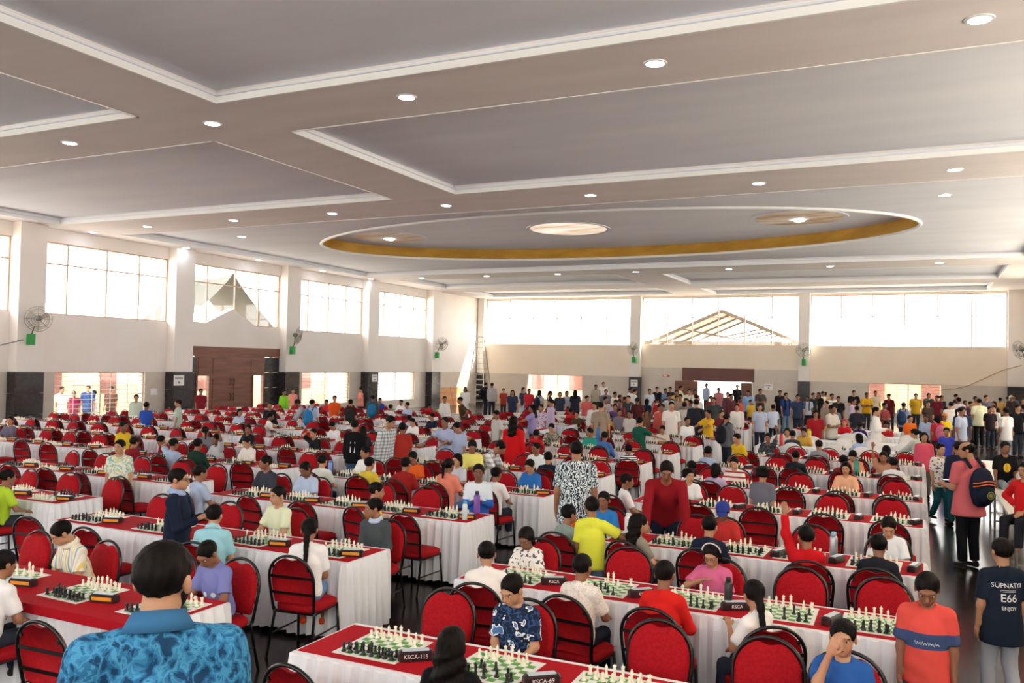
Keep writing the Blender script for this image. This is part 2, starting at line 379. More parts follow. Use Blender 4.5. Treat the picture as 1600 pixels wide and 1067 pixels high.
for t in trays:
    a, b, c, d = t
    if t is BIG:   # recessed panel with an oval opening
        n = 96; m = MB(); ring = []; outer = []
        for k in range(n):
            th = 2*math.pi*k/n; ex, ey = math.cos(th), math.sin(th)
            ring.append((OC[0]+OA*ex, OC[1]+OB*ey))
            s = min((b-OC[0])/ex if ex > 1e-9 else 1e9, (a-OC[0])/ex if ex < -1e-9 else 1e9, (d-OC[1])/ey if ey > 1e-9 else 1e9, (c-OC[1])/ey if ey < -1e-9 else 1e9)
            outer.append((OC[0]+s*ex, OC[1]+s*ey))
        vs = [(x, y, ZT) for x, y in ring]+[(x, y, ZT) for x, y in outer]+[(a, c, ZT), (b, c, ZT), (b, d, ZT), (a, d, ZT)]
        fs = [(k, k+n, (k+1) % n+n, (k+1) % n) for k in range(n)]
        m.add(vs, fs)
        for ci, (qx, qy) in enumerate(((a, c), (b, c), (b, d), (a, d))):   # corner triangles
            best = None
            for k in range(n):
                p, q = outer[k], outer[(k+1) % n]
                on_x = abs(p[0]-qx) < 1e-6 or abs(q[0]-qx) < 1e-6; on_y = abs(p[1]-qy) < 1e-6 or abs(q[1]-qy) < 1e-6
                if on_x and on_y: best = k
            if best is not None: m.add([(*outer[best], ZT), (qx, qy, ZT), (*outer[(best+1) % n], ZT)], [(0, 1, 2)])
        p = m.build('panel', M_tray, ceiling)
        rim = MB(); lip = MB()
        for k in range(n):
            (xa, ya), (xb, yb) = ring[k], ring[(k+1) % n]
            rim.add([(xa, ya, ZT), (xb, yb, ZT), (xb, yb, ZT+0.42), (xa, ya, ZT+0.42)], [(0, 1, 2, 3)])
        lp = [(x, y, ZT-0.02) for x, y in ring]
        lip.tube(lp, 0.055, 6, closed=True)
        rim.build('oval_rim', M_gold, ceiling, True); lip.build('oval_lip', M_fascia, ceiling, True)
        top = MB(); top.add([(x, y, ZT+0.42) for x, y in ring], [tuple(range(n))]); top.build('oval_panel', M_tray, ceiling)
    else:
        MB().box(a, b, c, d, ZT, ZT+0.1).build('panel', M_tray, ceiling)
    for (p0, p1, q0, q1) in ((a, b, c, c+0.05), (a, b, d-0.05, d), (a, a+0.05, c, d), (b-0.05, b, c, d)):
        MB().box(p0, p1, q0, q1, ZC-0.01, ZC+0.16).build('fascia', M_fascia, ceiling)
        ins = 0.05
        if p1-p0 > 0.1: r_ = (p0, p1, q0+(ins if q0 == c else -0.04), q1+(0.04 if q0 == c else -ins))
        else: r_ = (p0+(ins if p0 == a else -0.04), p1+(0.04 if p0 == a else -ins), q0, q1)
        MB().box(*r_, ZC+0.10, ZC+0.13).build('cove_lip', M_tray, ceiling)
struct(MB().box(XL-0.4, XR+0.4, YB-0.3, YF+0.4, 7.85, 8.1).build('roof_slab', M_wall))
struct(MB().box(XR+0.35, XR+5.5, YB, YF+3, 6.9, 7.1).build('added_sunshade_right', M_wall))  # unseen overhang added to keep direct sun out of the right windows
# ---- ceiling domes and downlights
def marble(nt, b):
    n = nd(nt, 'ShaderNodeTexNoise'); n.inputs['Scale'].default_value = 1; n.inputs['Detail'].default_value = 3
    nt.links.new(coords(nt, 'Object', (0.5, 2.2, 1), (0, 0, 0.5)), n.inputs['Vector'])
    nt.links.new(ramp(nt, n.outputs[0], [(0.38, 'C9A98A'), (0.6, 'FFF6E6')]), b.inputs['Base Color'])
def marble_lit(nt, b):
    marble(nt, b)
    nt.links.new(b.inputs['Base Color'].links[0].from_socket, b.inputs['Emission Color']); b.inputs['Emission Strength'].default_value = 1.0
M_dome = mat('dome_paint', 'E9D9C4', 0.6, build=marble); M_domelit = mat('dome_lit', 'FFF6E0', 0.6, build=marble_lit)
zo = ZT+0.42
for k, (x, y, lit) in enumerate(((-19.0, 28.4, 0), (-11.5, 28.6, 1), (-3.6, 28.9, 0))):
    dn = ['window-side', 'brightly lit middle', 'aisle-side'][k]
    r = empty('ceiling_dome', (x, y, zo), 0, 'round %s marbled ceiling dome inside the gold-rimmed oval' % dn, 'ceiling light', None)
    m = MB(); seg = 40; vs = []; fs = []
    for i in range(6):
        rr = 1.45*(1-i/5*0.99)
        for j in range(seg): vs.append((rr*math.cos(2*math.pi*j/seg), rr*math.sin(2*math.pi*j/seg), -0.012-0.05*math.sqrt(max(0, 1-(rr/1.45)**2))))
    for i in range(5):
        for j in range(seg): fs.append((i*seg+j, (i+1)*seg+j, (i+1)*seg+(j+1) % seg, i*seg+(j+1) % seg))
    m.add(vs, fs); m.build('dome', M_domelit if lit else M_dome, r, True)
    MB().lathe([(1.45, -0.02), (1.5, -0.03), (1.52, 0)], 40).build('rim', M_tray, r)
    if not lit: MB().lathe([(0.17, -0.10), (0.18, -0.05)], 16).build('lamp', M_lamp, r)
def dl(x, y, z, label):
    r = empty('downlight', (x, y, z), 0, label, 'ceiling light', 'recessed ceiling downlights')
    MB().lathe([(0.13, -0.012), (0.13, -0.004)], 20).build('diffuser', M_lamp, r)
    m = MB(); seg = 20
    m.add([(q*math.cos(2*math.pi*j/seg), q*math.sin(2*math.pi*j/seg), -zz) for q, zz in ((0.13, 0.016), (0.165, 0.012), (0.17, 0)) for j in range(seg)],
          [(i*seg+j, (i+1)*seg+j, (i+1)*seg+(j+1) % seg, i*seg+(j+1) % seg) for i in range(2) for j in range(seg)])
    m.build('trim_ring', M_fascia, r)
LX = [-22.9, -19.2, -15.45, -11.65, -7.5, -3.4, 0.6]
cnt = 0
for (y, nm, zz, xl) in ((11.6, 'nearest cross beam', ZC, LX), (20.1, 'cross beam before the oval', ZC, LX), (37.2, 'cross beam behind the oval', ZC, LX), (3.4, 'cross beam above the stage front', ZC, LX)):
    for k, x in enumerate(xl):
        dl(x, y, zz, 'white round downlight in the %s, %s from the window wall' % (nm, ORD[k+1]))
for k, y in enumerate((12.0, 16.2, 20.41, 24.56, 28.64, 33.0, 37.0)):
    dl(-25.85, y, ZC, 'white round downlight along the window wall edge, %s from the near end' % ORD[k+1])
for x, s in ((-22.6, 'window-side'), (0.5, 'aisle-side')):
    dl(x, 24.1, ZT, 'white round downlight beside the %s tip of the ceiling oval' % s)
# ---- outside: canopies and buildings seen through the glazing
M_can = mat('canopy_sheet', '55554C', 0.7); M_steel = mat('truss_steel', '6E675C', 0.5)
M_bld = mat('outside_wall', 'D9B98A', 0.8, build=noise_col('CFAE80', 'E2C69A', (0.4, 0.4, 0.4)))
r = empty('entrance_canopy', (-10.9, YF+1.5, 0), 0, 'gabled steel truss canopy outside the far windows', 'canopy')
for s in (-1, 1):
    MB().add([(0, 0.3, 6.1), (s*4.9, 0.3, 4.0), (s*4.9, 9, 4.0), (0, 9, 6.1), (0, 0.3, 6.16), (s*4.9, 0.3, 4.06), (s*4.9, 9, 4.06), (0, 9, 6.16)],
             [(0, 1, 2, 3), (7, 6, 5, 4), (0, 4, 5, 1), (1, 5, 6, 2), (2, 6, 7, 3)]).build('roof_sheet', mat('canopy_clear', '9A9384', 0.6), r)
    for y in (0.25, 3.0, 6.0, 9.0):
        MB().bar((0, y, 6.08), (s*4.9, y, 3.98), 0.14, 0.2).build('rafter', M_steel, r)
        MB().bar((s*2.4, y, 5.0), (0, y, 4.5), 0.08).build('brace', M_steel, r)
    for y in (0.25, 9.0): MB().box(s*4.8-0.1, s*4.8+0.1, y-0.1, y+0.1, -0.25, 4.0).build('post', M_steel, r)
for y in (0.25, 3.0, 6.0, 9.0): MB().bar((-4.8, y, 4.2), (4.8, y, 4.2), 0.1).build('tie_beam', M_steel, r)
r = empty('tent_canopy', (XL-1.0, 29.2, 0), 0, 'grey peaked fabric canopy outside the left door window', 'canopy')
m = MB(); nn = 14
for i in range(nn+1):
    u = -1+2*i/nn
    for j in range(9):
        v = j/8; ridge = 6.45-abs(u)**0.85*2.3-0.25*math.sin(v*math.pi)*(1-abs(u)); m.v.append((-0.3-v*2.6, u*2.75, ridge))
for i in range(nn):
    for j in range(8): m.f.append((i*9+j, i*9+j+1, (i+1)*9+j+1, (i+1)*9+j)); m.m.append(0)
m.build('fabric', M_can, r, True)
for y in (-2.7, 2.7):
    for x in (-0.4, -2.8): MB().box(x-0.06, x+0.06, y-0.06, y+0.06, -0.25, 3.9).build('post', M_steel, r)
def bldg(x0, x1, y0, y1, h, label):
    r = empty('outside_building', ((x0+x1)/2, (y0+y1)/2, 0), 0, label, 'building')
    w, d = (x1-x0)/2, (y1-y0)/2
    MB().box(-w, w, -d, d, -0.25, h).build('walls', M_bld, r)
    MB().box(-w-0.3, w+0.3, -d-0.3, d+0.3, h, h+0.15).build('roof', M_wall, r)
    for k in range(int(2*max(w, d)/3)):
        u = -max(w, d)+1.5+3*k
        if w > d: MB().box(u-0.5, u+0.5, -d-0.04, -d, 0.8, 2.0).build('window', M_dbrown, r)
        else: MB().box(w, w+0.04, u-0.5, u+0.5, 0.8, 2.0).build('window', M_dbrown, r)
bldg(-40, -36, 25, 48, 2.6, 'low tan building seen through the left grilled windows')
bldg(-27, -18, 58, 62, 2.7, 'low tan building seen through the far left window')
bldg(-4, 6, 57, 61, 2.3, 'low tan building seen through the far right grilled window')
# ============================================================ TABLES, CHAIRS, CHESS
def weave(c1, c2):
    def f(nt, b):
        n = nd(nt, 'ShaderNodeTexNoise'); n.inputs['Scale'].default_value = 1; n.inputs['Detail'].default_value = 2
        nt.links.new(coords(nt, 'Object', (60, 60, 60)), n.inputs['Vector'])
        nt.links.new(ramp(nt, n.outputs[0], [(0.35, c1), (0.65, c2)]), b.inputs['Base Color'])
        b.inputs['Specular IOR Level'].default_value = 0.15
        bump(nt, b, n.outputs[0], 0.25, 0.003)
    return f
M_red = mat('red_upholstery', 'A3101A', 0.8, build=weave('9A0D17', 'AC141E'))
M_tube = mat('black_tube', '141313', 0.28)
M_bolt = mat('bolt_chrome', 'C8C8C8', 0.2, 1.0)
M_wfab = mat('white_cloth', 'E9EBEF', 0.8, spec=.2)
M_rfab = mat('red_cloth', 'B0101F', 0.8, build=weave('AA0E1C', 'B61322'))
M_wood = mat('table_ply', 'A98B66', 0.6)
M_cover = mat('white_chair_cover', 'E9E7E6', 0.75)
def arch(inset, n=22, notch=0.0, z0=0.45):
    """outline of the chair back, bottom left up over the arch to bottom right"""
    pts = []
    hw, zt, zs = 0.212-inset, 0.885-inset, 0.66
    pts.append((-hw*0.90, z0)); pts.append((-hw*0.97, 0.56))
    for i in range(n+1):
        t = math.pi-math.pi*i/n; x = hw*math.cos(t); z = zs+(zt-zs)*max(0, math.sin(t))**0.85
        if notch and abs(x) < 0.085: z -= notch*(0.5+0.5*math.cos(math.pi*x/0.085))
        pts.append((x, z))
    pts.append((hw*0.97, 0.56)); pts.append((hw*0.90, z0))
    return pts
def by(z): return -0.205-(z-0.44)*0.16
def chair_parts(lo=False):
    P = {}
    o = arch(0.016, 10 if lo else 26, 0.028, 0.47); n = len(o); m = MB()
    cx, cz = 0, 0.66
    vs = []
    for s, y in ((1.0, 0.0), (1.0, 0.028), (0.82, 0.042), (0.0, 0.05)):
        if s == 0: vs.append((0, by(cz)+y, cz))
        else: vs += [(cx+(x-cx)*s, by(cz+(z-cz)*s)+y, cz+(z-cz)*s) for x, z in o]
    fs = [tuple(range(n))[::-1] if False else tuple(range(n))]
    for r in range(2): fs += [(r*n+i, r*n+(i+1) % n, (r+1)*n+(i+1) % n, (r+1)*n+i) for i in range(n)]
    fs += [(2*n+i, 2*n+(i+1) % n, 3*n) for i in range(n)]
    m.add(vs, fs); P['back_cushion'] = [(m, M_red, True)]
    fr = arch(0.0, 8 if lo else 20, 0, 0.40); m = MB(); m.tube([(x, by(z)-0.004, z) for x, z in fr], 0.0125, 5 if lo else 8); P['back_frame'] = [(m, M_tube, True)]
    bars = []
    for z in (0.56, 0.70):
        m = MB(); hw = 0.20; m.bar((-hw, by(z)-0.008, z), (hw, by(z)-0.008, z), 0.008, 0.022)
        bars.append((m, M_tube, False))
    P['back_bar'] = bars
    # seat: rounded trapezoid with a soft top
    out = []
    for t in np.linspace(0, 2*math.pi, 16 if lo else 28, endpoint=False):
        c, s_ = math.cos(t), math.sin(t)
        x = math.copysign(abs(c)**0.45, c)*0.21; y = math.copysign(abs(s_)**0.45, s_)*0.205
        x *= 1.0+0.10*(y/0.205)*0.5
        out.append((x, y))
    n = len(out); m = MB(); vs = []
    for s, z in ((0.97, 0.395), (1.0, 0.41), (1.0, 0.445), (0.88, 0.462), (0.5, 0.468)): vs += [(x*s, y*s, z) for x, y in out]
    fs = [tuple(range(n))[::-1]]
    for r in range(4): fs += [(r*n+i, r*n+(i+1) % n, (r+1)*n+(i+1) % n, (r+1)*n+i) for i in range(n)]
    fs.append(tuple(4*n+i for i in range(n))); m.add(vs, fs); P['seat'] = [(m, M_red, True)]
    legs = []; sg = 5 if lo else 8
    for s in (-1, 1):
        m = MB(); m.tube([(s*0.19, 0.18, 0.40), (s*0.205, 0.215, 0.0)], 0.012, sg); legs.append((m, M_tube, True))
        m = MB(); m.tube([(s*0.19, by(0.40), 0.42), (s*0.19, -0.19, 0.36), (s*0.205, -0.27, 0.0)], 0.012, sg); legs.append((m, M_tube, True))
    P['leg'] = legs
    st = []
    for s in (-1, 1):
        m = MB(); m.tube([(s*0.198, 0.197, 0.2), (s*0.198, -0.226, 0.2)], 0.008, sg); st.append((m, M_tube, True))
    m = MB(); m.box(-0.19, 0.19, -0.19, 0.18, 0.375, 0.397); st2 = (m, M_tube, False)
    P['stretcher'] = st; P['seat_pan'] = [st2]
    if not lo:
        bl = []
        for s in (-1, 1):
            m = MB(); z = 0.79; m.bar((s*0.155, by(z)-0.006, z-0.02), (s*0.178, by(z)-0.006, z+0.012), 0.012, 0.02); m.sphere((s*0.155, by(z)-0.014, z-0.018), 0.005, 6, 4); bl.append((m, M_tube, False))
        P['bracket'] = bl
    return P
CH_HI = {}
for nm, lst in chair_parts().items(): CH_HI[nm] = [m.mesh('chair_'+nm, [mt], sm) for m, mt, sm in lst]
def chair_lo_mb(red, tube):
    g = MB()
    for nm, lst in chair_parts(True).items():
        for m, mt, sm in lst: g.add(m.v, m.f, 0 if mt is M_red else 1)
    return g
LO = chair_lo_mb(0, 1)
CH_LO = LO.mesh('chair_simple', [M_red, M_tube], True)
# white covered chair
def cover_mb():
    g = MB(); o = arch(-0.012, 10, 0, 0.43); n = len(o)
    vs = [(x, by(z)-0.03, z) for x, z in o]+[(x, by(z)+0.05, z) for x, z in o]
    g.add(vs, [tuple(range(n)), tuple(range(n, 2*n))[::-1]]+[(i, i+n, (i+1) % n+n, (i+1) % n) for i in range(n)])
    vs = []; fs = []; k = 40
    for z, s in ((0.47, 0.9), (0.46, 1.0), (0.2, 1.06), (0.02, 1.12)):
        for j in range(k):
            t = 2*math.pi*j/k; c, q = math.cos(t), math.sin(t)
            w = 1+(0.03*math.cos(j*math.pi/2) if z < 0.3 else 0)
            vs.append((math.copysign(abs(c)**0.5, c)*0.22*s*w, math.copysign(abs(q)**0.5, q)*0.23*s*w, z))
    for r in range(3):
        for j in range(k): fs.append((r*k+(j+1) % k, r*k+j, (r+1)*k+j, (r+1)*k+(j+1) % k))
    fs.append(tuple(range(k))); g.add(vs, fs); return g
CH_WH = cover_mb().mesh('covered_chair', [M_cover], True)

TD = 0.72; TZ = 0.76
# ---- blocks: name, x0, x1, board x list per default, near-edge y of each row
def lin_x(x0, x1, n): return [x0+(x1-x0)*(i+0.5)/n for i in range(n)]
BLOCKS = {
 'window-side': (-23.9, -15.05, lin_x(-23.9, -15.05, 10), [11.95, 14.1, 16.1, 18.3, 20.5, 22.7, 25.0, 27.3]),
 'left': (-14.3, -9.87, lin_x(-14.3, -9.87, 5), [7.35, 9.35, 11.6, 13.9, 16.1, 18.3, 20.5, 22.7, 24.9, 27.1, 29.3, 31.5]),
 'middle': (-8.94, -4.82, lin_x(-8.94, -4.82, 5), [4.4, 6.62, 8.95, 11.25, 13.65, 15.95, 18.1, 20.3, 22.5, 24.7, 26.9, 29.1, 31.3]),
 'right': (-3.67, 0.05, lin_x(-3.67, 0.05, 5), [4.45, 6.62, 8.8, 11.55, 13.75, 16.4, 19.0, 21.6, 24.0, 26.4, 28.8]),
}
BX = {('middle', 0): [-8.6, -7.75, -6.95, -6.0, -5.12], ('middle', 1): [-8.6, -7.55, -6.2, -5.22], ('middle', 2): [-8.4, -7.65, -6.88, -6.1, -5.28],
      ('right', 0): [-3.19, -2.37, -1.62, -0.9, -0.3], ('right', 1): [-3.2, -2.42, -1.66, -0.95, -0.29], ('right', 2): [-3.3, -2.38, -1.65, -1.1, -0.4]}
def skirt_mesh(L):
    per = []; step = 0.026
    for (ax, ay, bx_, by_) in ((0, 0, L, 0), (L, 0, L, TD), (L, TD, 0, TD), (0, TD, 0, 0)):
        d = math.hypot(bx_-ax, by_-ay); n = int(d/step)
        nx, ny = (by_-ay)/d, -(bx_-ax)/d
        for i in range(n): per.append((ax+(bx_-ax)*i/n, ay+(by_-ay)*i/n, nx, ny))
    n = len(per); vs = []; fs = []; R = random.Random(int(L*100))
    ph = [R.uniform(0.6, 1.4) for _ in range(n)]
    lv = [(0.757, 0.0), (0.748, 0.014), (0.66, 0.026), (0.35, 0.038), (0.05, 0.048)]
    for z, amp in lv:
        for i, (x, y, nx, ny) in enumerate(per):
            a = amp*(0.35+0.65*math.sin(i*math.pi/2*0.93)*ph[(i//4) % n])+(0.012 if z < 0.74 else 0)+(0.757-z)*0.02
            if z == 0.757: a = 0
            vs.append((x+nx*a, y+ny*a, z+(0.012*math.sin(i*0.31) if z < 0.1 else 0)))
    for r in range(len(lv)-1):
        for i in range(n): fs.append((r*n+i, (r+1)*n+i, (r+1)*n+(i+1) % n, r*n+(i+1) % n))
    m = MB(); m.add(vs, fs, 0); m.add([(0, 0, 0.757), (L, 0, 0.757), (L, TD, 0.757), (0, TD, 0.757)], [(0, 1, 2, 3)])
    return m
def checker_b(nt, b):
    tc = nd(nt, 'ShaderNodeTexCoord'); ck = nd(nt, 'ShaderNodeTexChecker'); ck.inputs['Scale'].default_value = 1/0.053
    mp = nd(nt, 'ShaderNodeMapping'); mp.inputs['Location'].default_value = (0, 0, 0.01)
    nt.links.new(tc.outputs['Object'], mp.inputs[0]); nt.links.new(mp.outputs[0], ck.inputs['Vector'])
    ck.inputs['Color1'].default_value = (*lin('5FA348'), 1); ck.inputs['Color2'].default_value = (*lin('F0F0EA'), 1)
    sx = nd(nt, 'ShaderNodeSeparateXYZ'); nt.links.new(tc.outputs['Object'], sx.inputs[0])
    def mth(op, a, c=None):
        q = nd(nt, 'ShaderNodeMath', operation=op)
        nt.links.new(a, q.inputs[0])
        if c is not None:
            if isinstance(c, float): q.inputs[1].default_value = c
            else: nt.links.new(c, q.inputs[1])
        return q.outputs[0]
    e = mth('GREATER_THAN', mth('MAXIMUM', mth('ABSOLUTE', sx.outputs[0]), mth('ABSOLUTE', sx.outputs[1])), 0.212)
    mx = nd(nt, 'ShaderNodeMix', data_type='RGBA'); nt.links.new(e, mx.inputs[0]); nt.links.new(ck.outputs[0], mx.inputs[6])
    mx.inputs[7].default_value = (*lin('EDEDE6'), 1); nt.links.new(mx.outputs[2], b.inputs['Base Color'])
M_board = mat('board_vinyl', 'F0F0EA', 0.5, build=checker_b)
BOARD = MB().box(-0.24, 0.24, -0.24, 0.24, 0, 0.003).mesh('board_mat', [M_board])
# ---- chess men
M_ivory = mat('ivory_plastic', 'F3EDD9', 0.35); M_ebony = mat('ebony_plastic', '17171A', 0.3)
base = [(0.0168, 0), (0.0175, 0.005), (0.0145, 0.010), (0.0105, 0.014)]
PROF = {
 'pawn': base+[(0.0068, 0.026), (0.0098, 0.030), (0.0068, 0.033), (0.0098, 0.040), (0.0085, 0.047), (0.002, 0.051)],
 'rook': base+[(0.0092, 0.035), (0.0125, 0.040), (0.0125, 0.053), (0.0085, 0.053), (0.0085, 0.048)],
 'bishop': base+[(0.0068, 0.042), (0.0112, 0.046), (0.007, 0.050), (0.0102, 0.058), (0.0075, 0.068), (0.003, 0.073), (0.004, 0.076), (0.001, 0.079)],
 'queen': base+[(0.0072, 0.050), (0.0125, 0.056), (0.0085, 0.060), (0.0088, 0.066), (0.0128, 0.079), (0.008, 0.079), (0.005, 0.083), (0.001, 0.087)],
 'king': base+[(0.0076, 0.054), (0.013, 0.060), (0.009, 0.064), (0.0095, 0.071), (0.0128, 0.083), (0.006, 0.086)],
 'knight': base+[(0.009, 0.022), (0.0105, 0.026)]}
def man_mb(kind, seg):
    m = MB(); m.lathe(PROF[kind], seg)
    if kind == 'king': m.box(-0.002, 0.002, -0.002, 0.002, 0.085, 0.099); m.box(-0.006, 0.006, -0.002, 0.002, 0.090, 0.095)
    if kind == 'rook' and seg > 8:
        for k in range(4):
            t = k*math.pi/2+0.4; m.box(0.0105*math.cos(t)-0.003, 0.0105*math.cos(t)+0.003, 0.0105*math.sin(t)-0.003, 0.0105*math.sin(t)+0.003, 0.052, 0.057)
    if kind == 'knight':
        pr = [(-0.009, 0.024), (0.010, 0.024), (0.011, 0.036), (0.004, 0.042), (0.008, 0.043), (0.018, 0.041), (0.019, 0.048), (0.010, 0.059), (0.005, 0.065), (0.002, 0.060), (-0.008, 0.053), (-0.012, 0.038)]
        m.prism([(x, z) for x, z in pr], -0.0055, 0.0055)
    return m
MEN = {(k, c): man_mb(k, 12).mesh(k, [M_ivory if c == 'white' else M_ebony], True) for k in PROF for c in ('white', 'black')}
MEN_LO = {}
for k in PROF:
    full = PROF[k]; PROF[k] = [full[0]]+full[3:-1:2]+[full[-1]]; MEN_LO[k] = man_mb(k, 5); PROF[k] = full
BACK = ['rook', 'knight', 'bishop', 'queen', 'king', 'bishop', 'knight', 'rook']
def position(seed, moves, thin):
    R = random.Random(seed); B = {}
    for f in range(8):
        B[(f, 0)] = ('black', BACK[f]); B[(f, 1)] = ('black', 'pawn'); B[(f, 6)] = ('white', 'pawn'); B[(f, 7)] = ('white', BACK[f])
    for _ in range(moves):
        k = R.choice(list(B)); c, p = B[k]; dr = 1 if c == 'black' else -1
        if p == 'pawn': t = (k[0], k[1]+dr*R.choice((1, 2)))
        elif p == 'knight': t = (k[0]+R.choice((-1, 1)), k[1]+2*dr)
        elif p in ('bishop', 'queen'):
            q = R.choice((1, 2, 3)); t = (k[0]+R.choice((-1, 1))*q, k[1]+dr*q)
        else: continue
        if 0 <= t[0] < 8 and 0 <= t[1] < 8 and t not in B: B[t] = B.pop(k)
    for k in list(B):
        if R.random() < thin and B[k][1] != 'king': del B[k]
    return B
# individually built boards: (block, row, index) -> (moves, thin)
HERO = {('right', 0, 0): (3, 0), ('right', 0, 1): (14, 0.3), ('right', 0, 2): (3, 0), ('right', 0, 3): (4, 0.05), ('right', 1, 0): (14, 0.35), ('right', 1, 1): (14, 0.6), ('right', 1, 2): (14, 0.6),
        ('right', 1, 3): (12, 0.3), ('right', 1, 4): (2, 0), ('middle', 0, 1): (10, 0.3), ('middle', 0, 2): (12, 0.3), ('middle', 0, 3): (3, 0), ('middle', 0, 4): (3, 0), ('middle', 1, 2): (3, 0), ('middle', 1, 3): (3, 0),
        ('right', 2, 0): (8, 0.3), ('right', 2, 1): (12, 0.3), ('right', 2, 3): (3, 0), ('right', 2, 4): (6, 0.1)}
rest = {'white': ([], []), 'black': ([], [])}
M_clock = mat('clock_case', '2A1A1E', 0.35); M_clocktop = mat('clock_top', 'C4D2DC', 0.3); M_orange = mat('clock_orange', 'E79A1F', 0.5); M_text = mat('white_print', 'F4F4F4', 0.6)
def clock_meshes():
    body = MB(); pr = [(-0.04, 0), (0.04, 0), (0.04, 0.052), (0.018, 0.064), (-0.018, 0.064), (-0.04, 0.052)]
    n = 6; vs = [(x, y, z) for x in (-0.098, 0.098) for y, z in pr]+[(x, y*0.7, 0.006+z*0.75) for x in (-0.112, 0.112) for y, z in pr]
    fs = [(i, (i+1) % n, n+(i+1) % n, n+i) for i in range(n)]
    fs += [(i, 2*n+i, 2*n+(i+1) % n, (i+1) % n) for i in range(n)]+[(n+i, n+(i+1) % n, 3*n+(i+1) % n, 3*n+i) for i in range(n)]
    fs += [tuple(2*n+i for i in range(n))[::-1], tuple(3*n+i for i in range(n))]
    body.add(vs, fs)
    return body.mesh('clock_body', [M_clock]), MB().box(-0.085, 0.085, -0.024, 0.024, 0.062, 0.067).mesh('clock_display', [M_clocktop]), MB().box(-0.085, 0.085, -0.0425, -0.0402, 0.018, 0.045).mesh('clock_strip', [M_orange])
CKB, CKT, CKS = clock_meshes()
def text_mesh(s, size, mt, ext=0.0008):
    cu = bpy.data.curves.new('text', 'FONT'); cu.body = s; cu.size = size; cu.align_x = 'CENTER'; cu.align_y = 'CENTER'; cu.extrude = ext
    o = bpy.data.objects.new('text', cu); COL.objects.link(o)
    dg = bpy.context.evaluated_depsgraph_get(); me = bpy.data.meshes.new_from_object(o.evaluated_get(dg))
    bpy.data.objects.remove(o); bpy.data.curves.remove(cu); me.materials.clear(); me.materials.append(mt); return me
KS = {('right', 0, 0): 'KSCA-115', ('right', 0, 1): 'KSCA-69', ('right', 1, 0): 'KSCA', ('right', 1, 1): 'KSCA', ('right', 1, 2): 'KSCA'}
def vis(x, y, z, mx=40, my=40):
    d = Vector((x, y, z-CAM_H)); c = d.dot(CF)
    if c < 0.5: return None
    px = 800+FPX*d.dot(CR)/c; py = 533.5-FPX*d.dot(CU)/c
    return (px, py, c) if -mx < px < 1600+mx and py < 1067+my else None
SEATS = []   # (block,row,idx,side,x,y,facing)
SK = {}
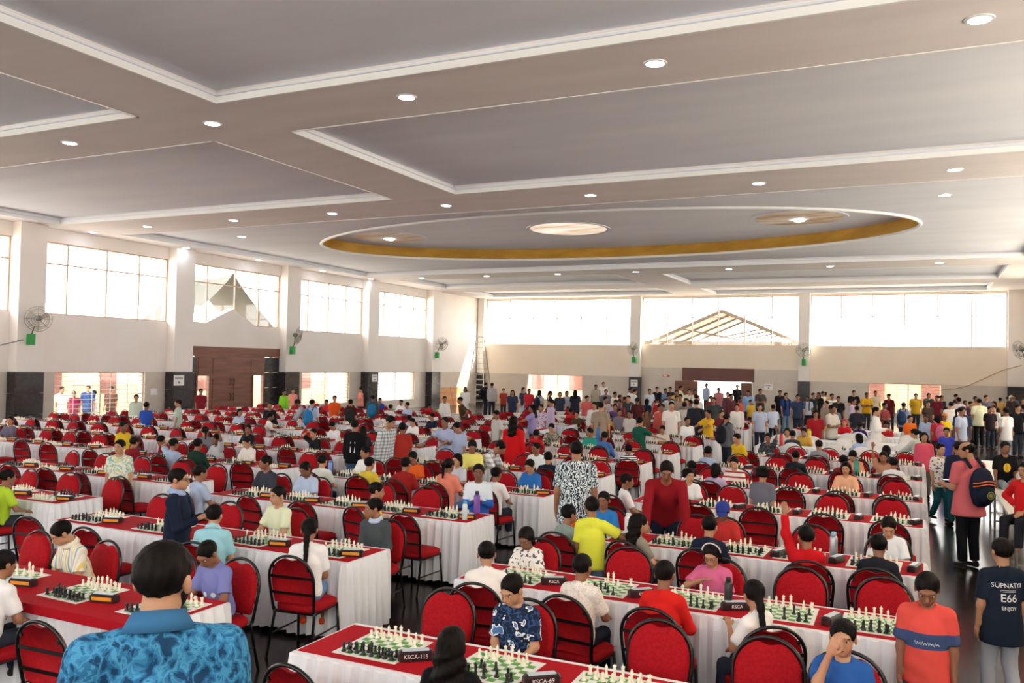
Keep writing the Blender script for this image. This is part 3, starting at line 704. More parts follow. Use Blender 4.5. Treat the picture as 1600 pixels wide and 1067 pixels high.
for bn, (x0, x1, bxs, rows) in BLOCKS.items():
    for rk, yn in enumerate(rows):
        L = round(x1-x0, 2); white = bn == 'right' and rk >= 7
        if L not in SK: SK[L] = skirt_mesh(L).mesh('table_skirt', [M_wfab], False)
        rowd = '%s row of %s block' % (ORD[rk+1], bn)
        for h in range(2 if L < 6 else 5):      # trestle tables standing end to end
            nT = 2 if L < 6 else 5
            tl = L/nT; r = empty('trestle_table', (x0+tl*h, yn, 0), 0, 'trestle table under white cloth, %s, %s from left' % (rowd, ORD[h+1]), 'table', 'trestle tables under the cloths')
            key = ('tt', round(tl, 2))
            if key not in SK:
                SK[key] = (MB().box(0.03, tl-0.03, 0.03, TD-0.03, 0.725, 0.748).mesh('tabletop', [M_wood]), MB().tube([(0, 0, 0), (0, 0, 0.725)], 0.016, 6).mesh('table_leg', [M_tube]))
            link('tabletop', SK[key][0], r)
            for lx in (0.12, tl-0.12):
                for ly in (0.1, TD-0.1): link('leg', SK[key][1], r, (lx, ly, 0))
        tag(link('tablecloth', SK[L], None, (x0, yn, 0)), 'white pleated cloth over the tables of the %s' % rowd, 'tablecloth', 'white pleated tablecloths')
        if not white:
            full = bn == 'middle' and rk == 0
            i0 = 0.004 if full else 0.05
            m = MB(); m.box(0.02, L-0.02, i0, TD-i0, 0.758, 0.762)
            if full: m.box(0.02, L-0.02, -0.045, 0.0045, 0.757, 0.7615); m.box(0.02, L-0.02, -0.05, -0.043, 0.69, 0.7615)
            tag(m.build('table_runner', M_rfab, None), 'red cloth runner along the tables of the %s' % rowd, 'table runner', 'red table runners').location = (x0, yn, 0)
        xsb = BX.get((bn, rk), bxs)
        for k, bx_ in enumerate(xsb):
            for side, sy, rz in (('near', yn-0.30, 0.0), ('far', yn+TD+0.30, math.pi)): SEATS.append([bn, rk, k, side, bx_, sy, rz, white])
            if white and k % 2: continue
            v = vis(bx_, yn+TD/2, TZ)
            if v is None: continue
            cyb = yn+TD/2; rz = random.uniform(-0.04, 0.04)
            bl = '%s mat from left, %s' % (ORD[k+1], rowd)
            b = link('chess_board', BOARD, None, (bx_, cyb, 0.7625 if not white else 0.758), rz)
            tag(b, 'green and white chess board, ' + bl, 'chess board', 'roll-up chess mats')
            zp = b.location.z+0.003
            if v[2] < 24:
                hk = (bn, rk, k)
                turned = bn == 'right' and hk not in KS
                c = empty('chess_clock', (min(bx_+(0.31 if hk == ('right', 0, 0) else 0.36), x1-(.10 if turned else .13)), cyb-0.1, zp-0.003), random.uniform(0.1, 0.45)+(1.0 if turned else .3 if hk in KS else 0), 'dark chess clock beside the %s' % bl, 'chess clock', 'chess clocks beside the mats')
                link('case', CKB, c); link('display', CKT, c)
                if hk in KS:
                    t = link('lettering', text_mesh(KS[hk], 0.036, M_text), c, (0, -0.0412, 0.031)); t.rotation_euler = (math.pi/2, 0, 0); t['label'] = 'white lettering reading ' + KS[hk]
                elif bn != 'right': link('strip', CKS, c)
            hero = HERO.get((bn, rk, k))
            pos = position(rk*31+k*7+len(bn), *(hero or (random.choice((2, 3, 6, 10)), random.choice((0, 0, 0.1, 0.3)))))
            flip = bn in ('left', 'window-side') and (rk+k) % 2 == 0
            cr, sr = math.cos(rz), math.sin(rz)
            tot = {}; seen = {}
            for q in pos.values(): tot[q] = tot.get(q, 0)+1
            for (f, r_), (c, kind) in sorted(pos.items(), reverse=flip):
                seen[(c, kind)] = seen.get((c, kind), 0)+1
                ux, uy = (f-3.5)*0.053+random.uniform(-0.006, 0.006), (r_-3.5)*0.053+random.uniform(-0.006, 0.006)
                if flip: ux, uy = -ux, -uy
                px, py = bx_+ux*cr-uy*sr, cyb+ux*sr+uy*cr
                if hero:
                    o = link('%s_%s' % (c, kind), MEN[(kind, c)], None, (px, py, zp), random.uniform(-0.5, 0.5)+(math.pi/2 if c == 'black' else -math.pi/2))
                    tag(o, ('%s %s %s on ' % (ORD[seen[(c, kind)]], c, kind) if tot[(c, kind)] > 1 else 'the %s %s on ' % (c, kind))+bl, 'chess piece', 'chess pieces on the '+bl)
                elif v[2] < 30:
                    g = MEN_LO[kind]; V, F = rest[c]; o0 = len(V)
                    V.extend((x+px, y+py, z+zp) for x, y, z in g.v); F.extend(tuple(i+o0 for i in q) for q in g.f)
for c, (V, F) in rest.items():
    me = bpy.data.meshes.new(c+'_chess_pieces'); me.from_pydata(V, [], F); me.materials.append(M_ivory if c == 'white' else M_ebony)
    tag(link(c+'_chess_pieces', me), '%s chess pieces set out on the mats farther back' % c, 'chess pieces', None, 'stuff')
# ---- chairs: nearest 300 in view are things, the rest one object
RZ = random.Random(3)
for s in SEATS:
    s[4] += RZ.uniform(-0.05, 0.05); s[5] += RZ.uniform(-0.06, 0.05)*(1 if s[3] == 'far' else 1); s[6] += RZ.uniform(-0.16, 0.16)
# ============================================================ PEOPLE: implicit-surface bodies
def smin(a, b, k):
    h = np.clip(0.5+0.5*(b-a)/k, 0, 1); return b*(1-h)+a*h-k*h*(1-h)
class Cap:
    def __init__(s, a, b, ra, rb, fa=False, fb=False, sx=None): s.a, s.b, s.ra, s.rb, s.fa, s.fb, s.sx = np.array(a, float), np.array(b, float), ra, rb, fa, fb, sx
    def bb(s): r = max(s.ra, s.rb); return np.minimum(s.a, s.b)-r, np.maximum(s.a, s.b)+r
    def d(s, p):
        ab = s.b-s.a; L2 = float(ab@ab)+1e-12; q = p-s.a; tr = (q@ab)/L2; t = np.clip(tr, 0, 1)
        d = np.linalg.norm(q-t[..., None]*ab, axis=-1)-(s.ra+(s.rb-s.ra)*t)
        L = math.sqrt(L2)
        if s.fb: d = np.maximum(d, (tr-1)*L)
        if s.fa: d = np.maximum(d, -tr*L)
        return d
    def grow(s, g, **k): return Cap(s.a, s.b, s.ra+g, s.rb+g, k.get('fa', s.fa), k.get('fb', s.fb))
class Ell:
    def __init__(s, c, r, R=None): s.c, s.r, s.R = np.array(c, float), np.array(r, float), (np.eye(3) if R is None else R)   # R columns: local axes
    def bb(s): m = s.r.max(); return s.c-m, s.c+m
    def d(s, p):
        q = (p-s.c)@s.R; k0 = np.linalg.norm(q/s.r, axis=-1); k1 = np.linalg.norm(q/(s.r**2), axis=-1)+1e-9
        return k0*(k0-1)/k1
    def grow(s, g, **k): return Ell(s.c, s.r+g, s.R)
class ECyl:
    def __init__(s, a, b, R, r0, r1): s.a, s.b, s.R, s.r0, s.r1 = np.array(a, float), np.array(b, float), R, np.array(r0, float), np.array(r1, float)
    def bb(s): m = max(s.r0.max(), s.r1.max()); return np.minimum(s.a, s.b)-m, np.maximum(s.a, s.b)+m
    def d(s, p):
        ab = s.b-s.a; L = np.linalg.norm(ab); q = p-s.a; tr = (q@ab)/L**2; t = np.clip(tr, 0, 1); w = q-tr[..., None]*ab
        rx = s.r0[0]+(s.r1[0]-s.r0[0])*t; ry = s.r0[1]+(s.r1[1]-s.r0[1])*t
        d = (np.sqrt((w@s.R[:, 0]/rx)**2+(w@s.R[:, 1]/ry)**2)-1)*np.minimum(rx, ry)
        return np.maximum(d, np.maximum(tr-1, -tr)*L)
def field(groups, res, k=0.03, pad=None):
    """groups: list of (prims, cuts, subtracts); cuts are (point, normal) - kept where (p-point).normal < 0"""
    pad = pad or 3*res
    lo = np.min([p.bb()[0] for g in groups for p in g[0]], axis=0)-pad; hi = np.max([p.bb()[1] for g in groups for p in g[0]], axis=0)+pad
    n = np.ceil((hi-lo)/res).astype(int)+1
    ax = [lo[i]+res*np.arange(n[i]) for i in range(3)]
    F = np.full(n, 0.2)
    for g in groups:
        G = np.full(n, 0.2)
        for p in g[0]:
            b0, b1 = p.bb(); i0 = np.clip(((b0-k-lo-2*res)/res).astype(int), 0, n-1); i1 = np.clip(((b1+k-lo+2*res)/res).astype(int)+2, 1, n)
            sl = tuple(slice(a, b) for a, b in zip(i0, i1))
            P = np.stack(np.meshgrid(*[ax[i][sl[i]] for i in range(3)], indexing='ij'), -1)
            G[sl] = smin(G[sl], p.d(P), k)
        if g[1] or (len(g) > 2 and g[2]):
            P = np.stack(np.meshgrid(*ax, indexing='ij'), -1)
            for q, nn in g[1]: G = np.maximum(G, (P-np.array(q))@np.array(nn, float))
            for p in (g[2] if len(g) > 2 else ()): G = np.maximum(G, -p.d(P))
        F = smin(F, G, 0.012) if len(groups) > 1 else G
    return F, lo, res
def nets(F, lo, res):
    S = F < 0; n = np.array(F.shape)
    c = np.stack([F[i:n[0]-1+i, j:n[1]-1+j, k:n[2]-1+k] for i in (0, 1) for j in (0, 1) for k in (0, 1)], -1)
    neg = (c < 0).sum(-1); act = (neg > 0) & (neg < 8); idx = np.argwhere(act); v = c[act]
    offs = np.array([(i, j, k) for i in (0, 1) for j in (0, 1) for k in (0, 1)], float)
    acc = np.zeros((len(idx), 3)); cnt = np.zeros(len(idx))
    for a in range(8):
        for b in range(a+1, 8):
            if abs(offs[a]-offs[b]).sum() != 1: continue
            m = (v[:, a] < 0) != (v[:, b] < 0)
            t = v[:, a]/np.where(m, v[:, a]-v[:, b], 1)
            acc += np.where(m[:, None], offs[a]+t[:, None]*(offs[b]-offs[a]), 0); cnt += m
    V = lo+res*(idx+acc/np.maximum(cnt, 1)[:, None])
    ID = np.full(act.shape, -1); ID[act] = np.arange(len(idx))
    Q = []
    for axis in range(3):
        a = [slice(None)]*3; b = [slice(None)]*3; a[axis] = slice(0, -1); b[axis] = slice(1, None)
        s0, s1 = S[tuple(a)], S[tuple(b)]; cr = np.argwhere(s0 != s1)
        u, w = [(1, 2), (2, 0), (0, 1)][axis]
        ok = (cr[:, u] > 0) & (cr[:, w] > 0) & (cr[:, u] < n[u]-1) & (cr[:, w] < n[w]-1); cr = cr[ok]
        def g(du, dw):
            q = cr.copy(); q[:, u] -= du; q[:, w] -= dw; return ID[q[:, 0], q[:, 1], q[:, 2]]
        f = np.stack([g(1, 1), g(0, 1), g(0, 0), g(1, 0)], -1)
        fl = ~s0[cr[:, 0], cr[:, 1], cr[:, 2]]; f[fl] = f[fl][:, ::-1]; Q.append(f)
    Q = np.concatenate(Q); Q = Q[(Q >= 0).all(1)]
    return V, Q
def np_mesh(name, V, Q, nm=1, mi=None):
    me = bpy.data.meshes.new(name); me.vertices.add(len(V)); me.vertices.foreach_set('co', np.ascontiguousarray(V, dtype=np.float32).ravel())
    me.loops.add(Q.size); me.loops.foreach_set('vertex_index', Q.ravel().astype(np.int32)); me.polygons.add(len(Q))
    me.polygons.foreach_set('loop_start', (np.arange(len(Q))*4).astype(np.int32))
    me.polygons.foreach_set('use_smooth', np.ones(len(Q), bool))
    for _ in range(nm): me.materials.append(None)
    if mi is not None: me.polygons.foreach_set('material_index', mi.astype(np.int32))
    me.update(calc_edges=True); me.validate(); return me
def usphere(c, r, seg=10, rings=6):
    m = MB().sphere(c, r, seg, rings); return np.array(m.v), np.array([q if len(q) == 4 else (q+(q[-1],)) for q in m.f])
# ---- heads and hair in head space (face to -Y, height 0.22)
def head_mesh(res, kid):
    pr = [Ell((0, .012, .030), (.074, .092, .080)), Ell((0, -.022, -.035), (.058 if not kid else .061, .066, .070)), Ell((0, -.060, -.086), (.026, .022, .020)),
          Ell((0, -.074, .018), (.052, .020, .013)), Cap((0, .022, -.07), (0, .034, -.19), .047 if kid else .054, .050 if kid else .060)]
    det = [Cap((0, -.086, .002), (0, -.104, -.030), .008, .013), Ell((.078, .014, -.008), (.010, .021, .031)), Ell((-.078, .014, -.008), (.010, .021, .031)),
           Ell((0, -.088, -.057), (.024, .010, .007))]
    F, lo, r = field([(pr, [], []), (det, [], [])], res, .022)
    P = np.stack(np.meshgrid(*[lo[i]+r*np.arange(F.shape[i]) for i in range(3)], indexing='ij'), -1)
    for s in (-1, 1): F = -smin(-F, Ell((s*.032, -.098, -.001), (.017, .015, .011)).d(P), .01)
    V, Q = nets(F, lo, r); parts = [(V, Q, 0)]
    for s in (-1, 1):
        parts.append((*usphere((s*.032, -.0765, .000), (.0155, .0095, .0075)), 1)); parts.append((*usphere((s*.032, -.0815, .000), (.0072, .0065, .0072), 8, 5), 2))
        m = MB().bar((s*.015, -.089, .022), (s*.050, -.078, .022), .008, .006); parts.append((np.array(m.v), np.array(m.f), 2))
    parts.append((*usphere((0, -.0925, -.058), (.021, .007, .0062)), 3))
    return parts
HEADS = {}
def get_head(res, kid):
    k = (res, kid)
    if k not in HEADS: HEADS[k] = head_mesh(res, kid)
    return HEADS[k]
def hair_mesh(kind, res):
    cran = Ell((0, .016, .036), (.083, .102, .087)); sub = [Ell((0, -.105, -.026), (.080, .082, .090))]
    def line(P):    # hairline: rises towards the face
        return -.055+.62*np.clip(.05-P[..., 1], 0, .2)-P[..., 2]
    extra = []
    if kind == 'long': extra = [Cap((0, .055, .03), (0, .085, -.24), .078, .075), Cap((.058, .035, .0), (.075, .06, -.24), .038, .04), Cap((-.058, .035, .0), (-.075, .06, -.24), .038, .04)]
    if kind == 'bob': extra = [Cap((0, .05, .03), (0, .062, -.08), .075, .068), Cap((.07, .01, .02), (.07, .015, -.07), .026, .028), Cap((-.07, .01, .02), (-.07, .015, -.07), .026, .028)]
    if kind == 'pony': extra = [Cap((0, .10, .045), (0, .15, .02), .030, .034), Cap((0, .15, .02), (0, .145, -.19), .034, .016)]
    if kind == 'braid': extra = [Cap((0, .095, -.02), (0, .12, -.08), .036, .030)]+[Ell((0, .118+.004*i, -.10-.045*i), (.030-.002*i, .026, .030)) for i in range(6)]
    if kind == 'bun': extra = [Ell((0, .118, .03), (.04, .036, .04))]
    if kind == 'curly': extra = [Ell((math.cos(a)*.07, .03+math.sin(a)*.06, z), (.045, .045, .045)) for a in np.linspace(0, 2*math.pi, 9) for z in (0.0, .06) if not (math.sin(a) < -.3)]
    if kind == 'tousled': extra = [Ell((math.cos(a)*.045, .005+math.sin(a)*.06, .098), (.034, .034, .026)) for a in np.linspace(0, 2*math.pi, 8)[:-1]]
    gr = [([cran], [], sub)]
    F, lo, r = field([([cran]+extra, [], [])], res, .02)
    P = np.stack(np.meshgrid(*[lo[i]+r*np.arange(F.shape[i]) for i in range(3)], indexing='ij'), -1)
    cut = line(P)
    if kind == 'bald': F = np.maximum(F, Ell((0, -.02, .10), (.075, .10, .085)).d(P)*-1)
    F = np.maximum(F, np.where(P[..., 1] > (.02 if extra and kind not in ('tousled',) else 9), -1, cut)) if kind in ('long', 'bob', 'braid', 'pony', 'curly', 'bun') else np.maximum(F, cut)
    if kind in ('pony', 'bun'): F = np.maximum(F, np.where(P[..., 1] < .09, cut-.0, -1))
    for s_ in sub: F = np.maximum(F, -s_.d(P))
    F = F+(.009*np.sin(P[..., 2]*60+P[..., 0]*30)*(P[..., 2] < -.03) if kind == 'long' else 0)+.0035*np.sin(P[..., 0]*190+P[..., 2]*40)*np.sin(P[..., 1]*150+1)
    V, Q = nets(F, lo, r); return V, Q
HAIRS = {}
def get_hair(kind, res):
    k = (kind, res)
    if k not in HAIRS: HAIRS[k] = hair_mesh(kind, res)
    return HAIRS[k]
def hand_mesh(grip, hres=.0048):
    pr = [Ell((0, 0, -.045), (.015, .036, .046)), Cap((0, 0, .02), (0, 0, -.03), .024, .022)]
    fi = []
    for y, L in ((-.028, .066), (-.0095, .075), (.0095, .070), (.027, .055)):
        c = .9 if grip else .3
        a = np.array((0, y, -.080)); b = a+np.array((-math.sin(c)*.5*L, 0, -math.cos(c)*.5*L)); e = b+np.array((-math.sin(2.1*c)*.5*L, 0, -math.cos(2.1*c)*.5*L))
        fi += [Cap(a, b, .0092, .0085), Cap(b, e, .0085, .0070)]
    fi += [Cap((0, -.026, -.025), (-.010, -.052, -.052), .013, .010), Cap((-.010, -.052, -.052), (-.024, -.058, -.082), .010, .008)]
    F, lo, r = field([(pr, [], []), (fi, [], [])], hres, .008)
    return nets(F, lo, r)
HANDS = {(g, q): hand_mesh(g, r_) for g in (False, True) for q, r_ in ((0, .0066), (1, .0115))}
ARM = {  # (outward, forward, up) upper arm then forearm
 'down': ((.16, .02, -1), (.04, .22, -1)), 'table': ((.30, .50, -.85), (-.30, .95, -.12)), 'lap': ((.16, .22, -.95), (-.40, .85, -.30)), 'raise': ((.30, .12, .95), (.02, .10, 1)),
 'hip': ((.75, -.25, -.75), (-.80, .40, -.50)), 'phone': ((.12, .15, -.97), (-.15, .95, .10)), 'chin': ((.15, .60, -.70), (-.50, .35, .85)), 'hold': ((.18, .30, -.92), (-.60, .75, .35)),
 'fold': ((.25, .28, -.92), (-.92, .42, .05)), 'reach': ((.20, .85, -.55), (0, .93, -.35)), 'side': ((.85, .35, -.50), (.75, .55, -.30)), 'head': ((.75, .05, .55), (-.85, -.10, .50)),
 'face': ((.35, .75, -.30), (-.85, .25, .50)), 'back': ((.25, -.35, -.9), (-.5, -.30, -.75)), 'forward': ((.1, .9, -.3), (0, 1, 0.0)), 'palm': ((.0, .95, -.12), (-.38, -.05, 1)), 'prop': ((.2, .35, -.9), (.05, .35, -.95))}
def nrm(v): v = np.array(v, float); return v/np.linalg.norm(v)
def skeleton(p):
    h = p['h']; b = p.get('b', 1.0); hh = .135+.05*h; sit = p['sit']
    J = {'h': h, 'hh': hh, 'b': b}
    nb = h-hh-.014*h; sh = nb-.052*h; hip = .495*h
    pel = np.array((0, .05 if sit else 0, .465+.058*h if sit else hip))
    le, si, tw = math.radians(p.get('lean', 0)), math.radians(p.get('tilt', 0)), math.radians(p.get('twist', 0))
    s = nrm((math.sin(si), -math.sin(le), math.cos(le)*math.cos(si)))
    f0 = np.array((math.sin(tw), -math.cos(tw), 0)); x = nrm(np.cross(s, f0)); x = -x if np.dot(x, (1, 0, 0)) < 0 else x
    f = nrm(np.cross(s, x)) ; f = f if np.dot(f, f0) > 0 else -f
    T = sh-hip; J['pel'], J['s'], J['x'], J['f'] = pel, s, x, f
    J['chest'] = pel+s*T*.68; J['neck'] = pel+s*(nb-hip)+f*(-.012*h)
    sw = (.090 if h < 1.45 else .102)*h*(.4+.6*b)
    gz = np.array((0, 0, 1.0))
    for sd, nm in ((-1, 'R'), (1, 'L')):     # facing -Y the person's right is at -X
        S = pel+s*T+x*sd*sw; J['sh'+nm] = S
        u, fo = ARM[p.get('arm'+nm, 'down')]
        U = nrm(x*sd*u[0]+f*u[1]+(gz if p.get('lean', 0) > 25 else s)*u[2]); Fo = nrm(x*sd*fo[0]+f*fo[1]+(gz if p.get('lean', 0) > 25 else s)*fo[2])
        E = S+U*.172*h; Wr = E+Fo*.140*h; J['el'+nm], J['wr'+nm], J['fo'+nm] = E, Wr, Fo
        H = np.array((sd*.052*h, pel[1], pel[2]-.01*h)); J['hi'+nm] = H
        if sit:
            spread = p.get('spread', .02); K = H+np.array((sd*spread, -.235*h, .0)); sk = .235*h
            A = K+np.array((0, .05*h if p.get('tuck') else -.02*h, -min(sk, K[2]-.045*h)))
        else:
            st = p.get('stride', 0)*(1 if nm == 'L' else -1)
            K = np.array((sd*.055*h, -.01*h-.10*h*max(st, 0)+.03*h*min(st, 0), .275*h)); A = np.array((sd*.058*h, .005*h-.12*h*st, .045*h+(.03*h if st < 0 else 0)))
        J['kn'+nm], J['an'+nm] = K, A
    yaw, pit = math.radians(p.get('hy', 0)), math.radians(p.get('hp', 0))
    hf = f*math.cos(yaw)+x*math.sin(yaw); hx = x*math.cos(yaw)-f*math.sin(yaw)
    upv = nrm(s*.5+gz*.5) if p.get('lean', 0) < 50 else nrm(s*.8+gz*.2)
    hf = nrm(hf-upv*np.dot(hf, upv)); hx = nrm(np.cross(hf, upv)); 
    hf2 = hf*math.cos(pit)-upv*math.sin(pit); up2 = upv*math.cos(pit)+hf*math.sin(pit)
    J['hR'] = np.stack([-nrm(np.cross(up2, -hf2))*-1, -hf2, up2], 1)      # columns: head x, y(back), z
    J['hR'][:, 0] = np.cross(J['hR'][:, 1], J['hR'][:, 2])
    J['hc'] = J['neck']+up2*(.014*h+hh*.5)+hf*.018*h
    return J
def torso(J, g=0.0):
    h, b, s, x, f, pel = J['h'], J['b'], J['s'], J['x'], J['f'], J['pel']; R = np.stack([x, f, s], 1)
    kd = 1.0 if h > 1.45 else .94
    return [Ell(pel+s*.01*h, (.096*h*b*kd+g, .070*h*b+g, .085*h+g), R), Ell(pel+s*.10*h+f*.004*h, (.086*h*b*kd+g, .062*h*b+g, .10*h+g), R),
            Ell(J['chest']+f*.004*h, (.098*h*(.4+.6*b)*kd+g, .068*h*b+g, .115*h+g), R), Cap(J['shR'], J['shL'], .034*h*(.6+.4*b)+g, .034*h*(.6+.4*b)+g), Cap(J['neck']-s*.02*h, J['shR']+s*.004*h, .034*h+g*.6, .026*h+g), Cap(J['neck']-s*.02*h, J['shL']+s*.004*h, .034*h+g*.6, .026*h+g),
            Cap(J['neck']-s*.035*h, J['neck']+s*.01*h, .042*h*kd+g*.6, .030*h+g*.3)]
def arm(J, n, g=0.0):
    h = J['h']; b = .5+.5*J['b']; return Cap(J['sh'+n], J['el'+n], .033*h*b+g, .025*h*b+g), Cap(J['el'+n], J['wr'+n], .025*h*b+g, .0165*h*b+g)
def leg(J, n, g=0.0):
    h = J['h']; b = .5+.5*J['b']; return Cap(J['hi'+n], J['kn'+n], .050*h*b+g, .035*h*b+g), Cap(J['kn'+n], J['an'+n], .035*h*b+g, .021*h*b+g)
CACHE = {}
def person_meshes(p, res, garm):
    """garm: sleeve ('short','long','none'), pants ('long','short','skirt','none'), hem"""
    key = (tuple(sorted(p.items())), res, garm)
    if key in CACHE: return CACHE[key]
    J = skeleton(p); h, hh, s = J['h'], J['hh'], J['s']
    prims = torso(J)
    for n in 'RL': prims += list(arm(J, n))+list(leg(J, n))
    near = res < .016
    F, lo, r = field([(prims, [], [])], res*1.45, .022); V, Q = nets(F, lo, r)
    vs, qs, mi = [V], [Q], [np.zeros(len(Q))]; off = len(V)
    sc = hh/.22
    for hv, hq, k in get_head(.0075 if near else .0125 if res < .025 else .018, h < 1.5):
        vs.append((hv*sc)@J['hR'].T+J['hc']); qs.append(hq+off); mi.append(np.full(len(hq), k)); off += len(hv)
    for sd, n in ((-1, 'R'), (1, 'L')):
        hv, hq = HANDS[(p.get('arm'+n, 'down') in ('hold', 'phone', 'fold', 'hip', 'chin'), 0 if near else 1)]
        ax = -J['fo'+n]; inw = -sd*J['x']
        th = J['f'] if p.get('arm'+n, 'down') in ('down', 'prop', 'hip', 'back') else inw*.9+np.array((0, 0, .45))
        th = nrm(th-ax*np.dot(th, ax)); yv = -th; xv = np.cross(yv, ax)
        palm = inw if p.get('arm'+n, 'down') in ('down', 'prop', 'back', 'hip') else np.array((0, 0, -1.0))
        flip = 1.0
        if np.dot(-xv, palm) < 0: flip = -1.0
        R = np.stack([xv*flip, yv, ax], 1); ks = .60*h/1.0*.98
        ks = .98 if h > 1.55 else .62*h
        vs.append((hv*ks)@R.T+J['wr'+n]); qs.append((hq if flip > 0 else hq[:, ::-1])+off); mi.append(np.zeros(len(hq))); off += len(hv)
    out = {'body': np_mesh('body', np.concatenate(vs), np.concatenate(qs), 4, np.concatenate(mi)), 'J': J}
    sleeve, pants, hem, hair = garm
    g = .012
    hemp = J['pel']+s*hem*h
    R3 = np.stack([J['x'], J['f'], s], 1)
    kd = 1.0 if h > 1.45 else .94; bw = J['b']
    low = ECyl(hemp, J['pel']+s*.20*h, R3, ((.112*kd*bw+(.02 if hem < -.15 else .01 if hem < -.06 else 0))*h+g, (.080*bw+(.02 if hem < -.06 else 0))*h+g), (.094*h*kd*(.4+.6*bw)+g, .066*h*bw+g))
    groups = [(torso(J, g)[1:]+[low], [(hemp, -s)], [Cap(J['neck']+s*.004*h+J['f']*.012*h, J['neck']+s*.08*h+J['f']*.03*h, .036*h, .05*h)])]
    for n in 'RL':
        a, c = arm(J, n, g)
        if sleeve == 'short': e = a.a+(a.b-a.a)*.80; groups.append(([Cap(a.a, e, a.ra+.003, a.rb+.012, False, True)], []))
        elif sleeve == 'long':
            e = c.a+(c.b-c.a)*.96; groups.append(([Cap(a.a, a.b, a.ra, a.rb), Cap(c.a, e, c.ra, c.rb+.003, False, True)], []))
    F, lo, r = field(groups, res, .022); V, Q = nets(F, lo, r); 
    if near: V = V+.0035*np.sin(V@np.array((31., 17., 47.)))[:, None]*nrm((1, .6, .3))
    out['shirt'] = np_mesh('shirt', V, Q)
    gp = []
    pel = torso(J, .008)[:2]
    waist = J['pel']+s*.085*h
    if pants in ('long', 'short'):
        gp.append((pel[:1], [(waist, s)]))
        for n in 'RL':
            a, c = leg(J, n, .010)
            if pants == 'short': gp.append(([Cap(a.a, a.a+(a.b-a.a)*.93, a.ra, a.rb+.012, False, True)], []))
            else: gp.append(([a, Cap(c.a, c.a+(c.b-c.a)*.97, c.ra, c.rb+.014, False, True)], []))
    elif pants == 'skirt':
        k = (J['knL']+J['knR'])/2
        if p['sit']: gp.append((pel[:1]+[Cap(J['hiR'], J['knR'], .075*h, .06*h, False, True), Cap(J['hiL'], J['knL'], .075*h, .06*h, False, True)], [(waist, s)]))
        else: gp.append(([Cap(J['pel']+s*.05*h, k-np.array((0, 0, .05*h)), .085*h, .125*h, False, True)], [(waist, s)]))
    if gp:
        F, lo, r = field(gp, res*(1.35 if res < .03 else 1.1), .02); V, Q = nets(F, lo, r); out['trousers'] = np_mesh('trousers', V, Q)
    if hair:
        hv, hq = get_hair(hair, .0095 if near else .014 if res < .025 else .019); out['hair'] = np_mesh('hair', (hv*sc)@J['hR'].T+J['hc'], hq)
    CACHE[key] = out
    return out
sv, sq = nets(*field([([Ell((0, -.055, .028), (.042, .11, .030)), Ell((0, .02, .045), (.036, .045, .045))], [((0, 0, .004), (0, 0, -1))])], .01, .02))
SHOE = np_mesh('shoe', sv, sq)
# ---- materials for skin, hair, cloth
SKINS = ['A06F52', '8E5E45', 'B07F60', '7C523C', 'BE8D6C', '9A694D']
def skin(i): return mat('skin_%d' % i, SKINS[i], 0.5, build=lambda nt, b: setattr(b.inputs['Subsurface Weight'], 'default_value', 0.0))
M_hair = mat('black_hair', '100D0C', 0.6, spec=.12, build=noise_col('0B0908', '1A1513', (60, 60, 12), 3, bstr=0.4))
M_eyew = mat('eye_white', 'B9AEA4', 0.4); M_dark = mat('eye_dark', '1A1210', 0.35); M_lip = mat('lip', '7C4238', 0.5)
def stripes(cols, scale, axis=0, sharp=True):
    def f(nt, b):
        tc = nd(nt, 'ShaderNodeTexCoord'); sx = nd(nt, 'ShaderNodeSeparateXYZ'); nt.links.new(tc.outputs['Object'], sx.inputs[0])
        m = nd(nt, 'ShaderNodeMath', operation='MULTIPLY'); m.inputs[1].default_value = scale; nt.links.new(sx.outputs[axis], m.inputs[0])
        q = nd(nt, 'ShaderNodeMath', operation='FRACT'); nt.links.new(m.outputs[0], q.inputs[0])
        n = len(cols); nt.links.new(ramp(nt, q.outputs[0], [(i/n, c) for i, c in enumerate(cols)], 'CONSTANT'), b.inputs['Base Color'])
    return f
def blotch(cols, scale, det=3, dist=0.0, stretch=(1, 1, 1)):
    def f(nt, b):
        n = nd(nt, 'ShaderNodeTexNoise'); n.inputs['Scale'].default_value = scale; n.inputs['Detail'].default_value = det; n.inputs['Distortion'].default_value = dist
        nt.links.new(coords(nt, 'Object', stretch), n.inputs['Vector'])
        k = len(cols); nt.links.new(ramp(nt, n.outputs[0], [(0.34+0.32*i/k, c) for i, c in enumerate(cols)], 'CONSTANT'), b.inputs['Base Color'])
    return f
def wavepat(c1, c2, scale, dist):
    def f(nt, b):
        w = nd(nt, 'ShaderNodeTexWave'); w.inputs['Scale'].default_value = scale; w.inputs['Distortion'].default_value = dist; w.inputs['Detail'].default_value = 2; w.inputs['Detail Scale'].default_value = 2.0
        nt.links.new(coords(nt, 'Object'), w.inputs['Vector']); nt.links.new(ramp(nt, w.outputs[0], [(0.42, c1), (0.55, c2)]), b.inputs['Base Color'])
    return f
def band(c0, *bs):
    '''plain colour with horizontal bands (z0, z1, colour) measured up from the feet'''
    def f(nt, b):
        tc = nd(nt, 'ShaderNodeTexCoord'); sx = nd(nt, 'ShaderNodeSeparateXYZ'); nt.links.new(tc.outputs['Object'], sx.inputs[0])
        m = nd(nt, 'ShaderNodeMath', operation='DIVIDE'); m.inputs[1].default_value = 2.0; nt.links.new(sx.outputs[2], m.inputs[0])
        st = [(0.0, c0)]
        for a, z, c in bs: st += [(a/2, c), (z/2, c0)]
        nt.links.new(ramp(nt, m.outputs[0], st, 'CONSTANT'), b.inputs['Base Color'])
    return f
